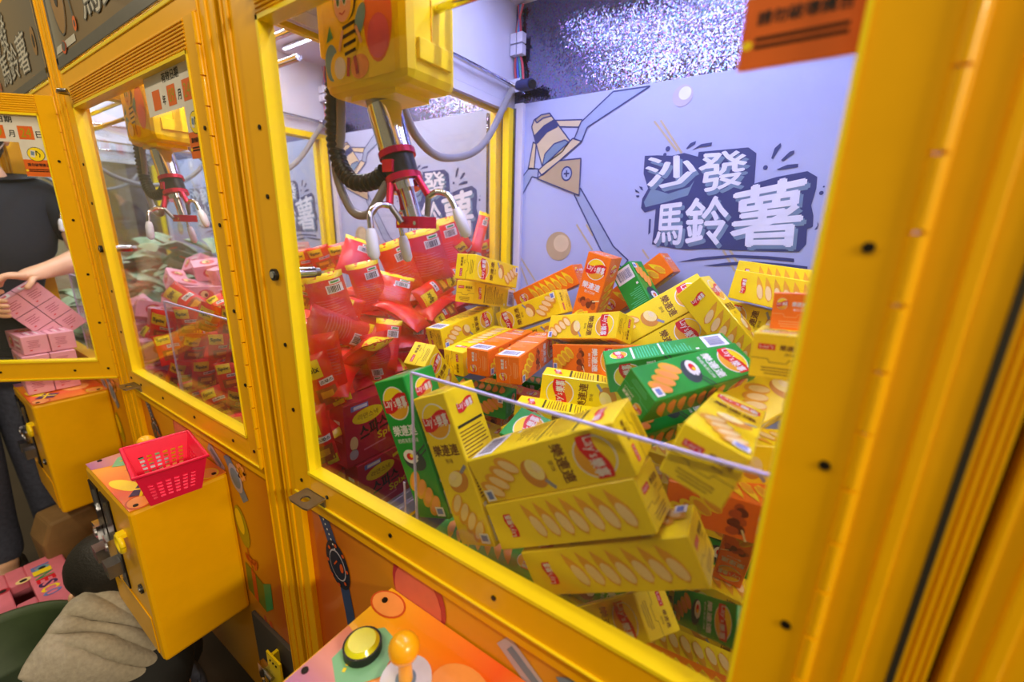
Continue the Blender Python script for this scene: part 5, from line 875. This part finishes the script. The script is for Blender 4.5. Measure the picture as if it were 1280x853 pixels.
# crouching person with a grey hood, seen from behind
K = {'pelvis': ((-1.06, -.20, .10), (.09, .075)), 'waist': ((-1.10, -.20, .150), (.085, .07)), 'chest': ((-1.165, -.195, .205), (.08, .06)), 'neck0': ((-1.23, -.178, .30), .045), 'neck': ((-1.255, -.168, .355), .042), 'skull0': ((-1.29, -.160, .40), (.058, .06)), 'skull': ((-1.302, -.155, .44), (.064, .066)),
     'shl': ((-1.17, -.285, .21), .042), 'ell': ((-1.20, -.315, .15), .034), 'wrl': ((-1.22, -.25, .10), .025), 'pal': ((-1.225, -.215, .095), (.026, .018)),
     'shr': ((-1.17, -.10, .21), .042), 'elr': ((-1.20, -.07, .15), .034), 'wrr': ((-1.22, -.12, .10), .025), 'par': ((-1.225, -.15, .095), (.026, .018)),
     'knl': ((-1.16, -.29, .13), .05), 'anl': ((-1.08, -.28, .05), .04), 'tol': ((-1.17, -.29, .03), .03), 'knr': ((-1.16, -.10, .13), .05), 'anr': ((-1.08, -.10, .05), .04), 'tor': ((-1.17, -.09, .03), .03)}
EK = [('pelvis', 'waist'), ('waist', 'chest'), ('chest', 'neck0'), ('neck0', 'neck'), ('neck', 'skull0'), ('skull0', 'skull'), ('chest', 'shl'), ('shl', 'ell'), ('ell', 'wrl'), ('wrl', 'pal'), ('chest', 'shr'), ('shr', 'elr'), ('elr', 'wrr'), ('wrr', 'par'), ('pelvis', 'knl'), ('knl', 'anl'), ('anl', 'tol'), ('pelvis', 'knr'), ('knr', 'anr'), ('anr', 'tor')]
for s, pn, pre in ((1, 'pal', 'a'), (-1, 'par', 'b')):
    p0 = Vector(K[pn][0]); fd = []
    for k in range(4): b0 = p0 + Vector((-.02, s * .012 * (k - 1.5), 0)); ln = (.9, 1, .95, .8)[k]; fd.append([b0, b0 + Vector((-.026 * ln, s * .004, -.004)), b0 + Vector((-.044 * ln, s * .006, -.014)), b0 + Vector((-.052 * ln, s * .006, -.028))])
    fd.append([p0 + Vector((-.005, s * .02, .0)), p0 + Vector((-.022, s * .034, -.006)), p0 + Vector((-.036, s * .036, -.012))]); fingers(K, EK, pn, pre, fd)
kid = skin('person', K, EK, 'skin', org=(-1.12, -.19, 0)); tag(kid, 'crouching person with short black hair, grey hood down over a black jacket', 'person')
G = {k: (K[k][0], tuple(x + .026 for x in (K[k][1] if isinstance(K[k][1], tuple) else (K[k][1],) * 2))) for k in ('pelvis', 'waist', 'chest', 'shl', 'ell', 'shr', 'elr')}
G['neckj'] = (K['neck0'][0], (.06, .06)); G['cl'] = (tuple(Vector(K['ell'][0]).lerp(Vector(K['wrl'][0]), .8)), .046); G['cr'] = (tuple(Vector(K['elr'][0]).lerp(Vector(K['wrr'][0]), .8)), .046)
skin('jacket', G, [('pelvis', 'waist'), ('waist', 'chest'), ('chest', 'neckj'), ('chest', 'shl'), ('shl', 'ell'), ('ell', 'cl'), ('chest', 'shr'), ('shr', 'elr'), ('elr', 'cr')], 'jacket_black', kid)
H_ = {k: (K[k][0], (K[k][1] if not isinstance(K[k][1], tuple) else K[k][1][0]) + .016) for k in ('pelvis', 'knl', 'anl', 'knr', 'anr')}
skin('trousers', H_, [('pelvis', 'knl'), ('knl', 'anl'), ('pelvis', 'knr'), ('knr', 'anr')], 'jeans', kid)
MB().ball((-1.298, -.153, .440), .083, 'hair_black', 24, 16, (1., .96, 1.0)).ball((-1.268, -.158, .405), .062, 'hair_black', 16, 10, (.8, 1.0, 1.)).build('hair', kid)
for s in (-1, 1): MB().ball((-1.285, -.155 + s * .072, .392), .020, 'skin', 10, 8, (.75, .4, 1.1)).build('ear', kid)
fcx = Vector((-1.352, -.153, .41))
for s in (-1, 1): MB().ball((fcx.x - .003, fcx.y + s * .027, fcx.z + .0), .009, 'eye_white', 8, 6, (.5, 1.1, .7)).ball((fcx.x - .008, fcx.y + s * .027, fcx.z), .0045, 'ink', 8, 6).build('eye', kid)
MB().ball((fcx.x - .002, fcx.y, fcx.z - .022), .011, 'skin', 8, 6, (1, .8, 1.2)).build('nose', kid); MB().ball((fcx.x + .012, fcx.y, fcx.z - .043), .013, 'lip', 8, 6, (.4, 1.2, .4)).build('mouth', kid)
# hood: a folded bag of cloth over the upper back, with drawcord ends
def hood():
    # four edges of the cloth: neck seam, left tip with the drawcord, hem, right shoulder
    A, B_, C_, D_ = Vector((-1.245, -.222, .425)), Vector((-1.165, -.100, .262)), Vector((-1.08, -.130, .222)), Vector((-1.185, -.335, .352))
    M_ = Vector((-1.235, -.150, .385)); Q = Vector((-1.12, -.245, .285))
    nu, nv = 40, 24; vs = []; fs = []
    for j in range(nv + 1):
        v = j / nv
        for i in range(nu + 1):
            u = i / nu
            top = A * (1 - u) ** 2 + 2 * u * (1 - u) * (M_ * 2 - (A + B_) * .5) + B_ * u ** 2; bot = D_ * (1 - u) ** 2 + 2 * u * (1 - u) * (Q * 2 - (D_ + C_) * .5) + C_ * u ** 2
            p = top.lerp(bot, v); out = Vector((.62, -.25, .74))
            w_ = v - .18 * u
            f = .052 * math.sin(math.pi * v) ** .7 * math.sin(math.pi * min(1, u * 1.02)) ** .6 + .006 * math.sin(9 * u + 4 * v) * u
            env = min(1, 4 * u) * min(1, 5 * (1 - u) + .3)
            for c_, d_, wd_ in ((.36, .030, .055), (.56, .036, .05), (.18, .016, .05), (.74, .014, .04)): f -= d_ * env * math.exp(-((w_ + .05 * math.sin(5 * u + 9 * c_) - c_ + .1) / wd_) ** 2)
            vs.append(p + out * f)
    for j in range(nv):
        for i in range(nu): n = nu + 1; fs.append((j * n + i, j * n + i + 1, (j + 1) * n + i + 1, (j + 1) * n + i))
    b = MB().add(vs, fs, 'hood_grey', True); o = b.build('hood', kid); s = o.modifiers.new('cloth', 'SOLIDIFY'); s.thickness = .022; s.offset = 0
    b2 = o.modifiers.new('round', 'SUBSURF'); b2.levels = b2.render_levels = 1
hood()
for k in range(2):
    MB().tube(smooth_path([(-1.185, -.325 + .025 * k, .35), (-1.165, -.335 + .025 * k, .325), (-1.15, -.325 + .025 * k, .29)]), .003, 'tip_white', 6).build('drawcord', kid)
# ---------------------------------------------------------------- things on the floor at the left
mat('stool_pink', (226, 120, 140), .45, var=.04); mat('tub_green', (58, 74, 44), .55, var=.08); mat('tan_block', (132, 100, 58), .7, var=.2, scale=12)
st = empty('step_stool', (-1.70, -.31, 0), 'pink folding plastic step stool with coloured print on its top', 'stool')
SX0, SX1, SY0, SY1, SZ = -1.84, -1.56, -.44, -.180, .22
b = MB().box((SX0, SY0, SZ - .03), (SX1, -.300, SZ), 'stool_pink').box((SX0, -.262, SZ - .03), (SX1, SY1, SZ), 'stool_pink').box((SX0, -.300, SZ - .03), (-1.75, -.262, SZ), 'stool_pink').box((-1.65, -.300, SZ - .03), (SX1, -.262, SZ), 'stool_pink')
b.build('stool_top', st, bevel=.004)
MB().box((SX1 - .012, SY0 + .01, .0), (SX1, SY1 - .01, SZ - .03), 'stool_pink').build('side_panel', st, bevel=.004); MB().box((SX0, SY0 + .01, 0), (SX0 + .012, SY1 - .01, SZ - .03), 'stool_pink').build('side_panel', st, bevel=.004)
MB().box((SX0 + .01, SY1 - .015, .05), (SX1 - .01, SY1, SZ - .04), 'stool_pink').build('end_panel', st, bevel=.003); MB().box((SX0 + .01, SY0, .05), (SX1 - .01, SY0 + .015, SZ - .04), 'stool_pink').build('end_panel', st, bevel=.003)
d = Decal((-1.69, -.3125, SZ), (0, 1, 0), (-1, 0, 0), gap=.0006)
cs = ['label_blue', 'logo_yellow', 'leaf_green', 'red_print', 'purple_print', 'logo_yellow', 'label_blue']
dt = Decal((-1.71, -.232, SZ), (1, 0, 0), (0, 1, 0), None, .0006)
for k, ch in enumerate('LINESCO'): dt.text(ch, -.078 + .026 * k, 0, .022, .036, cs[k], 0, 0, .06)
d.text('0000', .0, -.085, .05, .008, 'bee_pink', 0) if False else d.rect(0, -.085, .06, .004, 'pink_deep', 0).rect(0, -.075, .045, .003, 'pink_deep', 0)
for k in range(5):
    dp = Decal((-1.69, -.3125, SZ), (0, 1, 0), (-1, 0, 0), None, .0006); px_, py_ = -.085 + .042 * k, .07 + .02 * math.sin(k * 2)
    dp.ell(px_, py_, .016, .013, ('chip_cream', 'bee_skin', 'pink_deep', 'chip_cream', 'bee_blue')[k], 0).ell(px_, py_, .008, .007, 'ink', 1); dp.mb.build('stool_picture', st)
for k in range(12): d.rect(-.10 + .018 * k, -.138, .010, .003, 'pink_deep', 0)
dt.mb.build('stool_letters', st); d.mb.build('stool_stitching', st)
b = MB(); cxx, cyy = -1.385, -.365; prof = [(.02, .02), (.13, .02), (.135, .03), (.155, .285), (.165, .29), (.165, .302), (.157, .302), (.148, .285), (.128, .04), (.02, .04)]
n = 40; vs = [(cxx + r * math.cos(2 * math.pi * k / n), cyy + r * math.sin(2 * math.pi * k / n), z - .02) for r, z in prof for k in range(n)]
fs = [(j * n + k, j * n + (k + 1) % n, (j + 1) * n + (k + 1) % n, (j + 1) * n + k) for j in range(len(prof) - 1) for k in range(n)]
b.add(vs, fs, 'tub_green', True); fs2 = [tuple(range(n - 1, -1, -1))]; b.add(vs[:n], fs2, 'tub_green'); b.add(vs[-n:], [tuple(range(n))], 'tub_green')
tag(b.build('round_tub', org=(cxx, cyy, 0)), 'dark green round plastic tub with a thick rim at the lower left', 'tub')
b = MB(); pol = [(-1.93, -.215, .0), (-1.93, -.225, .27), (-1.93, -.20, .335), (-1.93, -.10, .345), (-1.93, -.075, .28), (-1.93, -.08, .0)]
b.prism(pol, (1, .1, 0), .12, 'tan_block'); o = b.build('cardboard_block', org=(-1.87, -.15, 0), bevel=.008); tag(o, 'tan cardboard block standing on the floor below the middle console', 'cardboard block')
